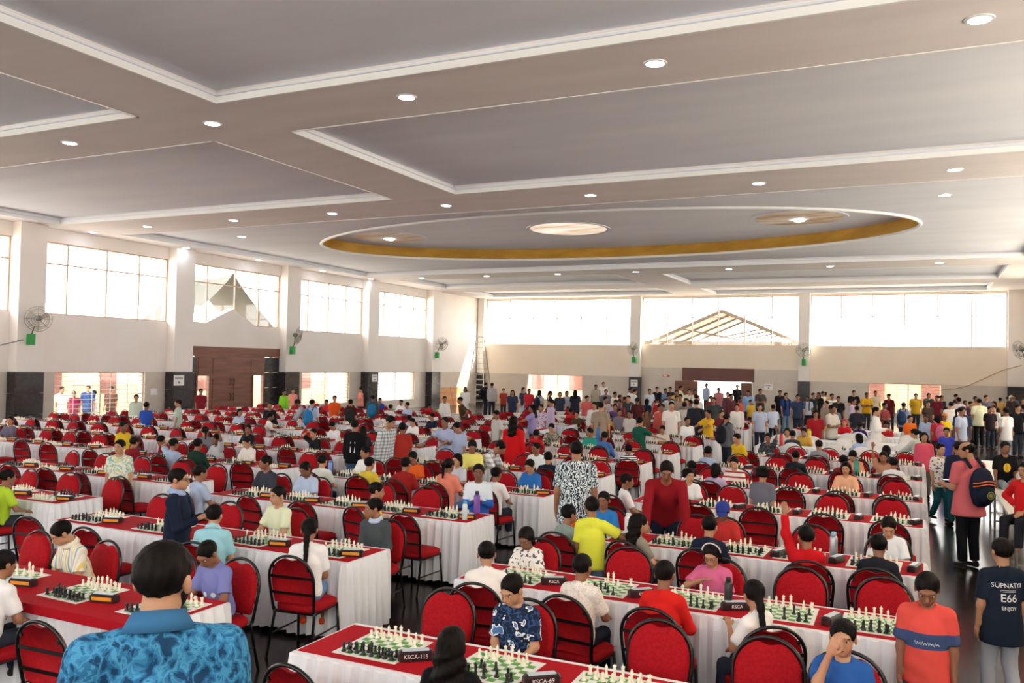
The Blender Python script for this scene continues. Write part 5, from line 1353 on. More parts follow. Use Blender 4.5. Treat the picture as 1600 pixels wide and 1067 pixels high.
P('child in yellow shirt with navy trim stooping', 1149, 677, 'T', 1.34, -60, 'E0B82A', 'lean=20 p=26305A')
P('boy in golden yellow tee with hands on the table', 1107, 640, 'T', 1.50, -60, 'E2B42C', 'R=reach L=reach')
P('girl in grey hoodie with dark bag standing', 1136, 645, 'T', 1.52, 120, '6E7076', 'sl=long bag=22242C hair=bun')
P('child in white tee with blue and yellow print', 1074, 650, 'T', 1.40, 10, 'EEF0F0', '')
P('child in white looking down at far centre table', 1034, 661, 'F', 1.26, 0, 'D8D0C4', 'hp=15')
P('child in yellow seated beside the golden tee', 1093, 661, 'F', 1.26, 0, 'D8A82A', '')
P('child in white shirt at the back of the middle block', 1030, 643, 'F', 1.26, 0, 'E8E8E8', '')
P('child seen from behind with cropped hair and white tee', 1046, 650, 'N', 1.28, 0, 'E6E2D2', '')
# ---- right block, white chair area
P('child in grey hoodie with red and white bands, from behind', 1281, 681, 'N', 1.34, 15, 'hoodstripe', 'sl=long')
P('boy in dark navy tee seen from behind in right block', 1246, 709, 'N', 1.32, 0, '1A2228', '')
P('boy in peach tee looking down at right block board', 1335, 713, 'F', 1.26, 0, 'E0A080', 'hp=25')
P('dark-haired child opposite peach tee boy', 1320, 724, 'N', 1.24, 0, '8A2A30', '')
P('girl in peach top behind the turquoise flask', 1322, 703, 'F', 1.28, 0, 'E6B08E', 'hair=bob')
P('girl raising one arm at the right end of a table', 1385, 708, 'F', 1.24, 0, 'B98A70', 'R=raise hair=pony')
P('boy in white and navy top from behind near the aisle', 1399, 722, 'N', 1.28, 0, 'E8E8EC', '')
P('boy in dark patterned shirt with arm raised to his head', 1198, 684, 'F', 1.34, 0, 'darkpat', 'L=raise')
P('girl in light blue top sitting sideways in the right block', 1346, 680, 'N', 1.32, 40, 'A4BCE4', 'hair=bob p=8E7E6A')
P('girl in violet top with ponytail among the white chairs', 1341, 663, 'N', 1.30, 0, '3A2E7A', 'hair=pony')
P('man in white shirt walking with a sheet of paper', 1369, 636, 'T', 1.68, 60, 'E6E4E2', 'sl=long L=phone R=phone p=C8C6C4')
P('boy in yellow shirt with red trim, elbow on white table', 1297, 653, 'F', 1.32, 0, 'C89A2A', 'R=chin')
P('boy in yellow behind the yellow flask', 1257, 674, 'F', 1.30, 0, 'C8A040', 'hp=15')
P('child seen from behind left of the yellow flask', 1241, 675, 'N', 1.30, 0, '3A3E4C', '')
P('child peering over a white chair beside the red flask', 1227, 672, 'F', 1.24, 0, 'D8C8C0', 'hair=bob')
P('child in red seated among the far white chairs', 1383, 657, 'F', 1.30, 0, 'C0262E', 'hp=15')
P('girl in red headscarf at the far white tables', 1322, 652, 'F', 1.34, 0, 'C8202A', 'hair=long hc=B81820')
P('dark-haired child at the end of the white chairs', 1390, 688, 'N', 1.28, 0, '2A2C34', 'hair=bob')
P('person in dark red dress leaning over the white tables', 1275, 642, 'T', 1.56, -10, '9A1E28', 'hair=long lean=15 hem=-.2')
P('boy in white and blue shirt seen from behind in the gap', 1208, 633, 'T', 1.42, 180, 'C8D4E8', 'p=22283A')
P('boy in orange tee at the right rear tables', 1422, 650, 'T', 1.36, 0, 'E0681E', '')
P('boy in light blue shirt near the pink rucksack', 1447, 648, 'T', 1.38, -40, 'AFC4E4', '')
P('child wearing a pink rucksack seen from behind', 1465, 650, 'T', 1.36, 180, 'C83A4A', 'bag=D87A94 hair=bob p=30343E')
P('child in yellow top and orange cap', 1476, 645, 'T', 1.40, 0, 'E2C41E', 'cap=D88A4A')
P('boy in royal blue tee behind the navy jacket', 1479, 668, 'T', 1.32, -30, '3A46B8', '')
# ---- right rear crowd
for a in [('man in pale lavender shirt seen from behind', 1498, 621, 1.74, 178, 'C9C2CC', 'sl=long p=2E3C5A'), ('man in pale yellow shirt and black trousers from behind', 1530, 623, 1.74, 178, 'E6E8C4', 'p=15161A b=1.1'),
          ('man in white tee and jeans seen from behind at right edge', 1572, 637, 1.68, -160, 'D6D4D2', 'p=7A8EA6'), ('man in black tee behind the white tee man', 1590, 631, 1.70, 10, '17171B', ''),
          ('woman in black with loose hair in the right crowd', 1553, 626, 1.58, -60, '1B1A1F', 'hair=long sl=long'), ('boy in dark top between the yellow shirt and the wall', 1547, 635, 1.5, 0, '2A2228', ''),
          ('man in maroon shirt near the far right window', 1464, 617, 1.70, -60, '6E1E2A', ''), ('man in yellow shirt before the far right window', 1431, 614, 1.70, -20, 'C8A22E', 'b=1.1'),
          ('youth with blue rucksack before the far right window', 1412, 629, 1.56, 140, 'A9B8D4', 'bag=2E4468'), ('boy in dark shirt beside the yellow shirted man', 1450, 627, 1.5, 0, '4A3A34', ''),
          ('person in black near the rope on the far wall', 1471, 617, 1.64, 20, '20202A', ''), ('man in dark blue standing by the far right pillar', 1494, 615, 1.70, 40, '2A3040', ''),
          ('person in brown top in the right crowd', 1508, 625, 1.58, 0, '6A4238', ''), ('person in plum top in the right crowd', 1517, 627, 1.56, 20, '4A2A3A', ''),
          ('person in tan top in the right crowd', 1524, 620, 1.66, 0, '9A7A5E', ''), ('tall man in grey behind the yellow shirt', 1541, 618, 1.72, 10, '5A5660', ''),
          ('older person with white head covering by the black column', 1580, 618, 1.62, 0, '4A3E40', 'hair=long hc=E6DCC8 sl=long'), ('person in dark grey at the right edge of the crowd', 1599, 622, 1.62, -20, '3A3A40', ''),
          ('man in maroon leaning at the far right table', 1388, 616, 1.66, -60, '6A1C26', 'lean=12'), ('man in cream shirt before the grilled far window', 1368, 610, 1.70, 0, 'E4D4B4', ''),
          ('man in bright yellow tee with folded arms', 1354, 614, 1.66, 0, 'DCA824', 'R=fold L=fold'), ('man in black tee with hands clasped', 1334, 610, 1.74, 0, '1A1A1E', 'R=lap L=lap b=1.12'),
          ('man in white striped shirt with hand to his face', 1300, 615, 1.68, 10, 'greystripe', 'sl=long L=chin'), ('person in black behind the striped shirt', 1310, 620, 1.6, -20, '1E1E24', ''),
          ('woman in black with open hair by the second column', 1279, 613, 1.62, -40, '201E22', 'hair=long'), ('person in dark green by the second column', 1271, 613, 1.64, 30, '26302C', ''),
          ('boy in white and blue uniform with bag', 1262, 618, 1.52, -30, 'C4CEE2', 'bag=3A3E4A'), ('man in blue tee and jeans with black bag', 1228, 613, 1.70, 20, '2A437A', 'p=6E86A4 bag=1A1A20'),
          ('man in black tee beside the blue tee man', 1219, 609, 1.70, -10, '1F2026', ''), ('man in dark grey tee with folded arms by the notice', 1188, 608, 1.72, 20, '4A4644', 'R=fold L=fold b=1.1'),
          ('man in sky blue shirt by the far door', 1169, 610, 1.68, -30, '8FB4E0', ''), ('child in yellow beside the sky blue shirt', 1173, 624, 1.34, 10, 'E0B840', ''),
          ('man in black polo standing in the far doorway', 1152, 601, 1.74, -20, '1E2026', ''), ('person in brown saree in the far doorway', 1137, 612, 1.58, -30, '6A4A4E', 'hair=bun sl=long hem=-.25 p=6A4A4E'),
          ('man in rose shirt before the far doorway', 1123, 605, 1.70, 15, 'C07A7C', 'b=1.12'), ('child in bright red tee before the far doorway', 1116, 626, 1.44, 170, 'CE1C22', ''),
          ('tall man in pale blue shirt framed by the bright doorway', 1104, 598, 1.76, -60, 'A9BCD8', 'sl=long'), ('man in white shirt and dark trousers from behind', 1088, 616, 1.68, 178, 'E8E6E0', 'sl=long'),
          ('boy in salmon near the open door leaf', 1086, 609, 1.6, 0, 'D88A72', ''), ('man in cream tee beside the open door leaf', 1077, 608, 1.68, 0, 'E2DCCB', ''),
          ('youth in pale yellow shirt in profile at the door leaf', 1064, 603, 1.72, 80, 'E8E4C0', 'sl=long'), ('boy in white vest left of the white shirt man', 1057, 618, 1.5, 10, 'E6E4E0', ''),
          ('boy in light grey shirt with hands on hips', 1046, 616, 1.56, 0, 'C9D0D0', 'sl=long R=hip L=hip'), ('boy in dark shirt behind the grey shirt boy', 1047, 605, 1.66, -30, '33343E', ''),
          ('boy in blue shirt at the far wall', 1040, 606, 1.64, 30, '7A92B8', ''), ('youth in black at the far wall', 1027, 605, 1.66, 20, '26262E', ''),
          ('boy in white uniform shirt at the far wall', 1015, 608, 1.6, 10, 'D4DAE6', ''), ('child with red bag and white shirt', 1027, 620, 1.46, 160, 'E4E2E4', 'bag=B82A30'),
          ('girl in navy uniform near the black pillar', 1011, 623, 1.44, 150, '2A3048', 'hair=bob'), ('boy in white shirt and belt from behind', 995, 621, 1.52, 175, 'EEEBE8', 'p=3A3A3E'),
          ('youth in white by the notice on the pillar', 985, 606, 1.66, 60, 'E9E6E2', ''), ('boy in white right of the notice pillar', 992, 608, 1.62, 100, 'E4E0DC', ''),
          ('boy in maroon in the centre crowd', 976, 620, 1.5, 60, '6A2A30', ''), ('boy in pale blue in the centre crowd', 969, 616, 1.54, 60, 'B9C8E0', ''), ('boy in cream shirt right of two tall men', 961, 612, 1.56, 40, 'E6DCCA', ''),
          ('tall man in white shirt by the far wall', 943, 597, 1.74, 10, 'EFEDE6', 'sl=long b=1.05'), ('man in khaki shirt beside the tall white shirt', 931, 600, 1.70, 5, 'B4AC98', ''),
          ('girl in navy uniform under the far left window, rightmost', 899, 610, 1.54, 170, '2A2F42', 'hair=long hem=-.2 p=2A2F42'), ('girl in navy uniform with white sleeves under the window', 886, 610, 1.52, 20, 'C8CEDC', 'hair=bob pk=skirt p=2A3048'),
          ('girl in navy blazer under the far left window', 875, 613, 1.48, 0, '30364C', 'hair=bob pk=skirt'), ('girl with braid in navy pinafore', 860, 610, 1.52, 90, '2B3350', 'hair=braid pk=skirt'),
          ('girl in white blouse with navy bag under the window', 843, 609, 1.52, 150, 'E0E2EA', 'hair=bob bag=2A3048 pk=skirt p=2A3048'), ('girl with red and white shoulder scarf', 827, 608, 1.54, 10, 'D8323C', 'hair=short pk=skirt p=2E3A5A'),
          ('girl in navy pinafore and white shirt near the ladder', 818, 606, 1.54, 40, '3A4260', 'hair=bob pk=skirt p=C8CCDA'), ('girl with long hair in navy uniform near the ladder', 801, 610, 1.54, 0, '2E3650', 'hair=long pk=skirt p=2E3650'),
          ('child in purple top with arms up in the centre crowd', 961, 630, 1.46, 0, '5A4878', 'L=raise'), ('boy in red with bag in front of hands-on-hips boy', 1033, 632, 1.36, 170, 'B82228', ''),
          ('child in plaid top left of the red tee', 1072, 622, 1.44, 20, '5E4650', 'L=raise'), ('boy in grey-white seated crowd before the door', 1090, 644, 1.3, 0, '8A6A60', ''), ('child in maroon between grey hoodie and yellow tee', 1128, 642, 1.36, 0, '7A3036', ''),
          ('boy in white cap tee left of the green tee', 984, 640, 1.40, -30, 'C8C4C0', ''), ('child in grey left of green tee boy', 968, 640, 1.36, 10, '7E7A84', ''), ('child in brown right of yellow raised arm', 1010, 640, 1.34, 20, '7A5A48', 'L=raise')]:
    P(a[0], a[1], a[2], 'T', a[3], a[4], a[5], a[6])
HERO_P = {}
for a in G:
    a = list(a)
    if a[3] == 'T': a[5] += 25
    if a[3] == 'B': a[5] += 25
    HERO_P[a[0]] = put(*a)
# fill of the far standing crowd, left to right
RC = random.Random(11); cols = ['E6E2DC', 'C9C4BC', '2A2C36', '5A2A30', 'B4C0D8', 'D8B060', '6A6E7A', '8A3A3C', 'EDEAE6', '33405A', '9A8A78', 'BFAFC8', '40484A', 'C05A50']
names = {'E6E2DC': 'off-white', 'C9C4BC': 'stone grey', '2A2C36': 'charcoal', '5A2A30': 'dark maroon', 'B4C0D8': 'pale blue', 'D8B060': 'ochre', '6A6E7A': 'slate', '8A3A3C': 'brick red', 'EDEAE6': 'white', '33405A': 'navy', '9A8A78': 'taupe', 'BFAFC8': 'mauve', '40484A': 'dark grey', 'C05A50': 'terracotta'}
spots = sorted([RC.uniform(925, 1160) for _ in range(26)]+[RC.uniform(1180, 1420) for _ in range(10)]+[RC.uniform(1440, 1600) for _ in range(12)])
for k, px in enumerate(spots):
    c = cols[(k*5) % len(cols)]
    P_ = put('onlooker in %s top in the far standing crowd, %s from its left end' % (names[c], ORD[k+1] if k < 20 else 'number %s' % ['twenty', 'thirty', 'forty'][(k+1)//10-2]+('' if (k+1) % 10 == 0 else '-'+ORD[(k+1) % 10])), px, RC.uniform(606, 630)+(px-925)*.012, 'T', RC.choice((1.5, 1.56, 1.62, 1.68)), RC.choice((25, 5, 60, 190, -30)), c, RC.choice(('', 'sl=long', 'R=fold L=fold', 'hair=pony')))
# people outside the left grilled window
for k, (px, py, col, rot, lb) in enumerate([(97, 604, 'EDEDED', 60, 'person in white outside the grilled window, leftmost'), (116, 611, '8A1E4A', 40, 'person in magenta outside the grilled window'), (138, 602, '2E4F8A', 10, 'person in blue outside the grilled window'),
      (147, 610, 'C9CCD8', -60, 'person in pale grey outside the grilled window'), (174, 603, '6A4A3A', 0, 'person in brown outside the grilled window, rightmost')]):
    d = pix_ray(px, py); t = (XL-1.6-.3*(k % 2))/d.x; y = d.y*t; z = CAM_H+d.z*t
    person(lb, (XL-1.6-.3*(k % 2), y, -.22), math.radians(rot+25), {'h': round(z+.22, 2), 'sit': False}, col, res=.030, shoe=None)
# ---- lettering and emblems on clothes
r, J, sh = HERO_P['boy in navy printed shirt and light grey trousers walking away']
def on_back(J, up, side=0.0):
    c = J['pel']+J['s']*up-J['f']*.3+J['x']*side*-1
    return Matrix([[-J['x'][i], J['s'][i], -J['f'][i], c[i]] for i in range(3)]+[[0, 0, 0, 1]])
def on_front(J, up, side=0.0):
    c = J['pel']+J['s']*up+J['f']*.3+J['x']*side
    return Matrix([[J['x'][i], J['s'][i], J['f'][i], c[i]] for i in range(3)]+[[0, 0, 0, 1]])
hh_ = J['h']
M_lett = mat('shirt_print', 'E6E8EA', .7)
for tx, sz, up in (('SUPNATYI', .050, .245), ('E66', .085, .175), ('ENJOY', .038, .118)):
    decal(sh, r, text_mesh(tx, sz*hh_/1.34, M_lett, 0), on_back(J, up*hh_), J['f'], 'lettering', 'white print reading ' + tx)
for up in (.220, .212):
    m = MB()
    for k in range(12): m.add([(-.06+.01*k, -.001, 0), (-.051+.01*k, -.001, 0), (-.051+.01*k, .0015, 0), (-.06+.01*k, .0015, 0)], [(0, 1, 2, 3)])
    decal(sh, r, m.mesh('print_line', [M_lett]), on_back(J, up*hh_), J['f'], 'print_line')
def scrawl(w, amp, mt):      # unreadable script: a looping stroke
    m = MB(); n = 70; pt = [(-w/2+w*i/n, amp*math.sin(i*.9)*(.6+.4*math.sin(i*.37)), 0) for i in range(n+1)]
    for a, b in zip(pt, pt[1:]): m.add([(a[0], a[1]-.003, 0), (b[0], b[1]-.003, 0), (b[0], b[1]+.003, 0), (a[0], a[1]+.003, 0)], [(0, 1, 2, 3)])
    return m.mesh('scrawl', [mt])
r, J, sh = HERO_P['smiling boy in cream tee with blue lettering']
decal(sh, r, scrawl(.17, .010, mat('blue_print', '5E86B0', .7)), on_front(J, .16*J['h']), -J['f'], 'lettering', 'blue script lettering')
r, J, sh = HERO_P['boy in coral tee with navy chest band leaning on the table end']
decal(sh, r, scrawl(.15, .012, M_lett), on_front(J, .875-J['pel'][2]), -J['f'], 'lettering', 'white script lettering on the navy band')
r, J, sh = HERO_P['boy in lavender tee bent over the last board of the front row']
for dx in (-.03, .05):
    decal(sh, r, MB().lathe([(.022, 0), (.021, .0005)], 16).mesh('badge', [M_lett]), on_front(J, .15*J['h'], dx), -J['f'], 'print_badge')
r, J, sh = HERO_P['boy in black tee with yellow print sitting on the bench']
decal(sh, r, MB().sphere((0, 0, 0), (.055, .075, .001), 14, 6).mesh('print_patch', [mat('yellow_print', 'F2C230', .7)]), on_front(J, .20*J['h']), -J['f'], 'print_patch', 'large yellow chest print')
r, J, sh = HERO_P['boy in bright red sweatshirt with white sleeve stripes, back to camera']
for t in (.45, .62):     # white bands around the right upper sleeve
    for n in 'RL':
        c = J['el'+n]+(J['wr'+n]-J['el'+n])*t*.5; d = nrm(J['wr'+n]-J['el'+n])
        MB().tube([Vector(c-d*.008), Vector(c+d*.008)], .0255*J['h']+.013, 14).build('sleeve_stripe', M_lett, r, True)
r, J, sh = HERO_P['boy in black hoodie with white back print and jeans']
decal(sh, r, MB().add([(-.05, -.1, 0), (.05, -.1, 0), (.05, .1, 0), (-.05, .1, 0)], [(0, 1, 2, 3)]).mesh('print_patch', [M_lett]), on_back(J, .16*J['h']), J['f'], 'print_patch')
# ============================================================ CHAIRS
SEATS = [s for s in SEATS if not any((s[4]-q[0])**2+(s[5]-q[1])**2 < 0.34**2 for q in STAND)]
cand = []
for s in SEATS:
    v = vis(s[4], s[5], 0.88, 30, 60)
    if v: cand.append((v[2], s))
cand.sort(key=lambda q: q[0])
SEATV = [s for _, s in cand]
RV, RF, RM = [], [], []
for n_, (dep, s) in enumerate(cand):
    bn, rk, k, side, x, y, rz, white = s[:8]
    nb = len(BX.get((bn, rk), BLOCKS[bn][2]))
    lab = '%s chair, %s side of %s board from left, %s row of %s block' % ('white covered' if white else 'red banquet', side, ORD[k+1], ORD[rk+1], bn)
    if n_ < 300:
        grp = 'white covered chairs' if white else 'red banquet chairs along the tables'
        if white: o = tag(link('covered_chair', CH_WH, None, (x, y, 0), rz), lab, 'chair', grp)
        elif dep < 15:
            o = r = empty('banquet_chair', (x, y, 0), rz, lab, 'chair', grp)
            for nm, lst in CH_HI.items():
                for me in lst: link(nm, me, r)
        else: o = tag(link('banquet_chair', CH_LO, None, (x, y, 0), rz), lab, 'chair', grp)
        o.scale = (1.07, 1.05, 1.04)
    else:
        c, q = math.cos(rz), math.sin(rz); o0 = len(RV)
        RV.extend((x+a*c-b*q, y+a*q+b*c, z) for a, b, z in LO.v); RF.extend(tuple(i+o0 for i in f) for f in LO.f); RM.extend(LO.m)
me = bpy.data.meshes.new('distant_chairs'); me.from_pydata(RV, [], RF); me.materials.append(M_red); me.materials.append(M_tube)
me.polygons.foreach_set('material_index', RM)
tag(link('distant_chairs', me), 'red banquet chairs in the farthest table rows', 'chairs', None, 'stuff')
# ============================================================ FANS, LADDER, BENCH, FLASKS, NOTICES
fz = HERO_P['bearded man in blue leaf-print polo seen from behind, large at lower left'][0].location.z
struct(MB().box(-9, 4.5, 1.1, 3.0, 0, max(.05, fz)).build('stage_step', M_black)); struct(MB().box(-9, 4.5, YB, 1.1, 0, 1.0).build('stage', M_black))
M_green = mat('green_box', '2E9E4A', .5); M_cage = mat('fan_wire', '8C8680', .4, .6); M_blade = mat('fan_blade', 'C9C2B4', .4); M_mot = mat('fan_motor', '5E6A58', .5)
def ring_mesh(rads, n, depth):
    m = MB()
    for r_, dz in rads: m.tube([(r_*math.cos(t), r_*math.sin(t), dz) for t in np.linspace(0, 2*math.pi, n+1)[:-1]], .006, 4, closed=True)
    return m
cage = ring_mesh([(.40, 0), (.33, .05), (.26, .065), (.19, .072), (.12, .076), (.40, -.04), (.30, -.07)], 28, 0)
for k in range(8):
    t = k*math.pi/4; cage.tube([(.40*math.cos(t), .40*math.sin(t), 0), (.26*math.cos(t), .26*math.sin(t), .065), (.05*math.cos(t), .05*math.sin(t), .08)], .005, 4)
    cage.tube([(.40*math.cos(t), .40*math.sin(t), -.04), (.10*math.cos(t), .10*math.sin(t), -.10)], .005, 4)
CAGE = cage.mesh('fan_cage', [M_cage]); HUB = MB().sphere((0, 0, .085), (.06, .06, .025)).mesh('fan_hub', [M_cage], True)
bl = MB(); bl.add([(.03, -.03, -.02), (.30, -.10, -.03), (.34, .02, .0), (.30, .10, .03), (.03, .03, .02)], [(0, 1, 2, 3, 4)]); bl.add([(x, y, z+.006) for x, y, z in bl.v], [(4, 3, 2, 1, 0)])
BLADE = bl.mesh('fan_blade', [M_blade]); MOTOR = MB().lathe([(.05, -.26), (.09, -.22), (.095, -.10), (.06, -.06)], 14).mesh('fan_motor', [M_mot], True)
BOXM = MB().box(-.1, .1, -.09, .09, -.18, .18).mesh('fan_box', [M_green])
def fan(label, base, nwall, face, up=.66):
    r = empty('wall_fan', base, 0, label, 'fan', 'wall-mounted fans'); b = Vector(nwall)
    link('bracket_box', BOXM, r, b*.09)
    c = b*.42+Vector((0, 0, up)); f = Vector(face).normalized()
    MB().tube([b*.1+Vector((0, 0, .1)), b*.2+Vector((0, 0, .35)), c-f*.16-Vector((0, 0, .08))], .022, 8).build('arm', M_mot, r, True)
    M = f.to_track_quat('Z', 'Y').to_matrix().to_4x4(); M.translation = c
    def lk(n, me, parent, extra=Matrix.Identity(4)):
        o = link(n, me, parent); o.matrix_basis = extra; return o
    mo = lk('motor', MOTOR, r, M); lk('cage', CAGE, r, M); lk('hub', HUB, r, M)
    for k in range(3): lk('blade', BLADE, r, M @ Matrix.Rotation(k*2.094+.5, 4, 'Z'))
fan('wall fan above a green box on the leftmost column', (-26.08, 18.35, 3.12), (1, 0, 0), (.75, -.6, -.1))
fan('wall fan above a green box on the column right of the brown door', (-26.08, 31.15, 3.06), (1, 0, 0), (.9, .35, -.2))
fan('wall fan above a green box on the last column of the left wall', (-26.08, 44.15, 3.06), (1, 0, 0), (.8, -.5, -.15))
fan('wall fan above a green box on the far wall pillar with a notice', (-15.68, 50.13, 3.03), (0, -1, 0), (-.35, -.9, -.15))
fan('wall fan above a green box on the far pillar right of the door', (-5.9, 50.13, 3.05), (0, -1, 0), (-.2, -.95, -.15))
fan('wall fan at the right edge of the picture', (4.33, 44.25, 3.05), (-1, 0, 0), (-.85, -.5, -.2))
# ladder
M_alu = mat('ladder_aluminium', 'BFB9AC', .35, .7)
r = empty('step_ladder', (-24.6, 47.0, 0), .15, 'tall aluminium step ladder standing open in the far left corner', 'ladder')
for s in (-1, 1):
    for w in (-1, 1): MB().bar((w*.62, s*.95, 0), (w*.20, s*.06, 4.25), .06, .04).build('rail', M_alu, r)
    for k in range(1, 13):
        t = k/13; MB().bar((-.62+.42*t, s*(.95-.89*t), 4.25*t), (.62-.42*t, s*(.95-.89*t), 4.25*t), .05 if s < 0 else .03, .03).build('rung', M_alu, r)
MB().box(-.26, .26, -.16, .16, 4.22, 4.28).build('top_platform', M_alu, r)
# wood boards leaning on the wall
mw_ = mat('orange_plywood', 'C98E5C', .6, build=noise_col('BF8350', 'D49C6A', (1, .6, 5)))
for k, (a, b) in enumerate(((45.1, 46.55), (46.6, 48.1))):
    tag(MB().add([(XL+.32, a, 0), (XL+.36, a, 0), (XL+.36, b, 0), (XL+.32, b, 0), (XL+.03, a, 1.1), (XL+.07, a, 1.1), (XL+.07, b, 1.1), (XL+.03, b, 1.1)], [(0, 3, 2, 1), (4, 5, 6, 7), (0, 1, 5, 4), (1, 2, 6, 5), (2, 3, 7, 6), (3, 0, 4, 7)]).build('plywood_board', mw_), 'orange plywood board leaning on the wall %s the last column' % ('beside' if k == 0 else 'farther from'), 'board')
# bench table in the right aisle
M_lam = mat('laminate', 'D9D4C8', .4); M_st = mat('steel_leg', 'B4B4B4', .3, .9)
for k, (y0_, y1_, lb) in enumerate(((12.9, 16.9, 'long laminate bench table on steel legs in the right aisle'), (17.6, 21.4, 'farther laminate bench table behind the white can'))):
    r = empty('bench_table', (1.08, y0_, 0), 0, lb, 'table'); L = y1_-y0_
    MB().box(0, .62, 0, L, .72, .75).build('top', M_lam, r)
    for y in (.15, L/2, L-.15):
        for x in (.06, .56): MB().tube([(x, y, 0), (x, y, .72)], .018, 8).build('leg', M_st, r)
        MB().tube([(.06, y, .15), (.56, y, .15)], .012, 6).build('stretcher', M_st, r)
    MB().tube([(.31, .15, .15), (.31, L-.15, .15)], .012, 6).build('stretcher', M_st, r)
# bottles and flasks: body, cap
def flask(label, x, y, z, rad, hgt, col, capc, kind='flask', rough=.35, metal=0.):
    r = empty(kind, (x, y, z), 0, label, kind)
    MB().lathe([(rad*.95, 0), (rad, .01), (rad, hgt*.78), (rad*.72, hgt*.86)], 14).build('bottle_body', mat('flask_'+col, col, rough, metal), r, True)
    MB().lathe([(rad*.6, hgt*.86), (rad*.66, hgt*.87), (rad*.66, hgt*.98), (rad*.5, hgt)], 14).build('cap', mat('cap_'+capc, capc, .4), r, True)
    return r
tz = .763
flask('orange flask at the left end of the third right-block table', -3.52, 9.05, tz, .04, .27, 'E0521E', 'E86A2A')
flask('white flask with blue print beside the lime yellow boy', -2.95, 9.3, tz, .042, .24, 'E8ECEE', 'DDE2E6')
flask('black flask standing beside the hairband girl', -1.36, 6.9, tz, .034, .24, '22282A', '16181A')
flask('steel flask with pale blue lid on the third right-block table', -.78, 9.2, tz, .038, .27, 'A9B0B8', '9CC0DC', metal=.7)
flask('turquoise flask on a right-block table', -1.05, 16.75, tz, .045, .30, '2FA08E', '2C8E80')
flask('red flask among the white covered chairs', -3.1, 22.0, .76, .045, .30, 'C82A34', 'B02028')
flask('yellow flask among the white covered chairs', -2.7, 24.3, .76, .05, .30, 'D8C22E', 'C8B024')
flask('clear water bottle with green label at a middle table end', -4.95, 9.15, tz, .032, .22, 'C9DCDC', '6AA8A0', 'water_bottle', .1)
flask('blue water bottle on the fourth middle table', -8.75, 11.5, tz, .036, .24, '6E96D8', '4A74BE', 'water_bottle', .15)
# what the standing players hold
r0, J, sh = HERO_P['boy in blue and white jacket standing with a purple flask']
Mw = Matrix.Translation(r0.location) @ Matrix.Rotation(r0.rotation_euler.z, 4, 'Z'); p = Mw @ Vector((J['wrR']+J['wrL'])/2+J['f']*.07)
f_ = flask('purple flask held by the boy in the blue and white jacket', p.x, p.y, p.z-.16, .04, .30, '7A4EA8', '2A2430')
r0, J, sh = HERO_P['balding man in salmon tee holding a phone, navy rucksack on back']
Mw = Matrix.Translation(r0.location) @ Matrix.Rotation(r0.rotation_euler.z, 4, 'Z'); p = Mw @ Vector((J['wrR']+J['wrL'])/2+J['f']*.10+J['s']*.03)
ph = MB(); ph.box(-.04, .04, -.075, .075, -.004, .004); q = empty('mobile_phone', p, 1.9, 'mobile phone in the hands of the salmon tee man', 'phone')
ph.build('phone_case', M_tube, q); MB().box(-.036, .036, -.068, .068, .004, .005).build('screen', mat('phone_screen', 'D8E4F0', .2, emit='D8E4F0', estr=.6), q)
# embroidered roundel on his rucksack
bag = next(c for c in r0.children if c.name.startswith('rucksack')); bag['label'] = 'navy rucksack with orange piping and round emblem'
c = Vector(J['chest']-J['f']*.135*J['h']-J['s']*.05*J['h']); X_, Y_, Z_ = Vector(J['x']), Vector(-J['f']), Vector(J['s'])
rl = c+Y_*.155-Z_*.085
for rad, col in ((.052, 'B8C83A'), (.046, '1B2033'), (.030, '3E9A3E'), (.018, 'D8502A')):
    m = MB(); m.lathe([(rad, 0), (rad, .001+.0012*(.06-rad)*100)], 20); Mq = Matrix(((X_.x, Z_.x, Y_.x, rl.x), (X_.y, Z_.y, Y_.y, rl.y), (X_.z, Z_.z, Y_.z, rl.z), (0, 0, 0, 1))); m.xform(Mq); m.build('emblem', mat('emblem_'+col, col, .6), bag)
for zz in (.06, .10):
    MB().tube([c+X_*(.19*math.sin(t))+Y_*(.112*math.cos(t))+Z_*(zz-.04*abs(math.sin(t))) for t in np.linspace(-1.2, 1.2, 14)], .008, 6).build('piping', mat('orange_piping', 'E0702A', .6), bag, True)
# white water can and bundle on the bench
r = empty('water_can', (1.55, 16.4, .75), 0, 'white plastic water can on the bench table', 'can')
MB().lathe([(.13, 0), (.14, .03), (.14, .24), (.08, .32), (.06, .34)], 16).build('can_body', M_lam, r, True); MB().lathe([(.065, .34), (.065, .44), (.05, .45)], 14).build('lid', M_grille, r, True)
M_greyink = mat('grey_ink', '8A8288', .8)
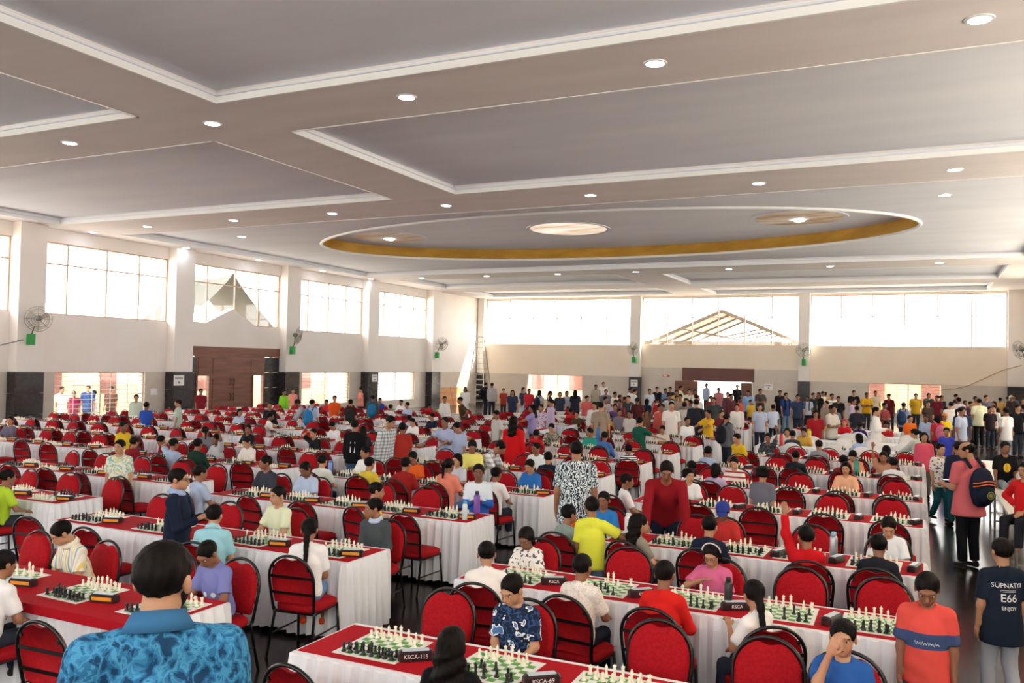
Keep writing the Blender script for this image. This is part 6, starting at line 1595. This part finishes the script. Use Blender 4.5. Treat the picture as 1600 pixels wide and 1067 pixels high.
# notices and signs: sheet, print
def notice(label, loc, nrm_, w, h, lines):
    r = empty('paper_notice', loc, 0, label, 'notice'); n = Vector(nrm_); u = Vector((0, 0, 1)).cross(n)
    Mq = Matrix(((u.x, 0, n.x, 0), (u.y, 0, n.y, 0), (0, 1, 0, 0), (0, 0, 0, 1)))
    MB().box(-w/2, w/2, -h/2, h/2, 0, .004).xform(Mq).build('sheet', M_paper, r)
    if lines:      # print too small to read: blurred word-length dashes
        for k in range(5): MB().box(-.36*w+.15*w*k, -.36*w+.15*w*k+.11*w, .12*h, .30*h, .004, .005).xform(Mq).build('print_block', M_greyink, r)
        MB().box(-.09*w, .09*w, -.30*h, -.10*h, .004, .005).xform(Mq).build('print_block', M_greyink, r)
notice('white paper notice on the black column left of the brown door', (-26.055, 24.6, 1.74), (1, 0, 0), .52, .40, True)
notice('white paper notice on the column between the last two left windows', (-26.055, 37.85, 1.74), (1, 0, 0), .50, .38, True)
notice('white paper notice on the black far pillar under a fan', (-15.68, 50.12, 1.62), (0, -1, 0), .44, .40, True)
notice('white paper notice on the far wall right of the brown door', (-7.85, 50.47, 1.62), (0, -1, 0), .46, .34, True)
notice('white switch plate notice on the wall by the left window', (XL+.01, 23.8, 1.3), (1, 0, 0), .32, .24, False)
r = empty('exit_arrow', (-13.8, 50.47, 2.1), 0, 'small red arrow sign on the far wall tiles', 'sign')
MB().prism([(-.22, -.06), (.1, -.06), (.1, -.09), (.24, 0), (.1, .09), (.1, .06), (-.22, .06)], -.012, 0).build('arrow_plate', mat('red_sign', 'D8483E', .5), r)
MB().box(-.17, .06, -.014, -.0125, -.03, .03).build('white_band', M_text, r)
tag(MB().tube([(.99, 50.42, 1.76), (1.6, 50.42, 1.8), (2.2, 50.4, 1.98), (2.98, 50.38, 2.4), (3.7, 50.2, 2.8), (4.3, 47.5, 3.05)], .02, 6).build('slack_cable', mat('cable_tan', 'A98A5E', .7), None, True), 'slack tan cable sagging along the far wall to the right', 'cable')
tag(MB().tube([(XL+.02, 16.9, 3.5), (XL+.04, 16.95, 3.1), (XL+.1, 17.4, 2.85), (-26.0, 18.1, 3.1)], .012, 5).build('fan_cord', M_tube, None, True), 'black cord running to the leftmost wall fan', 'cord')
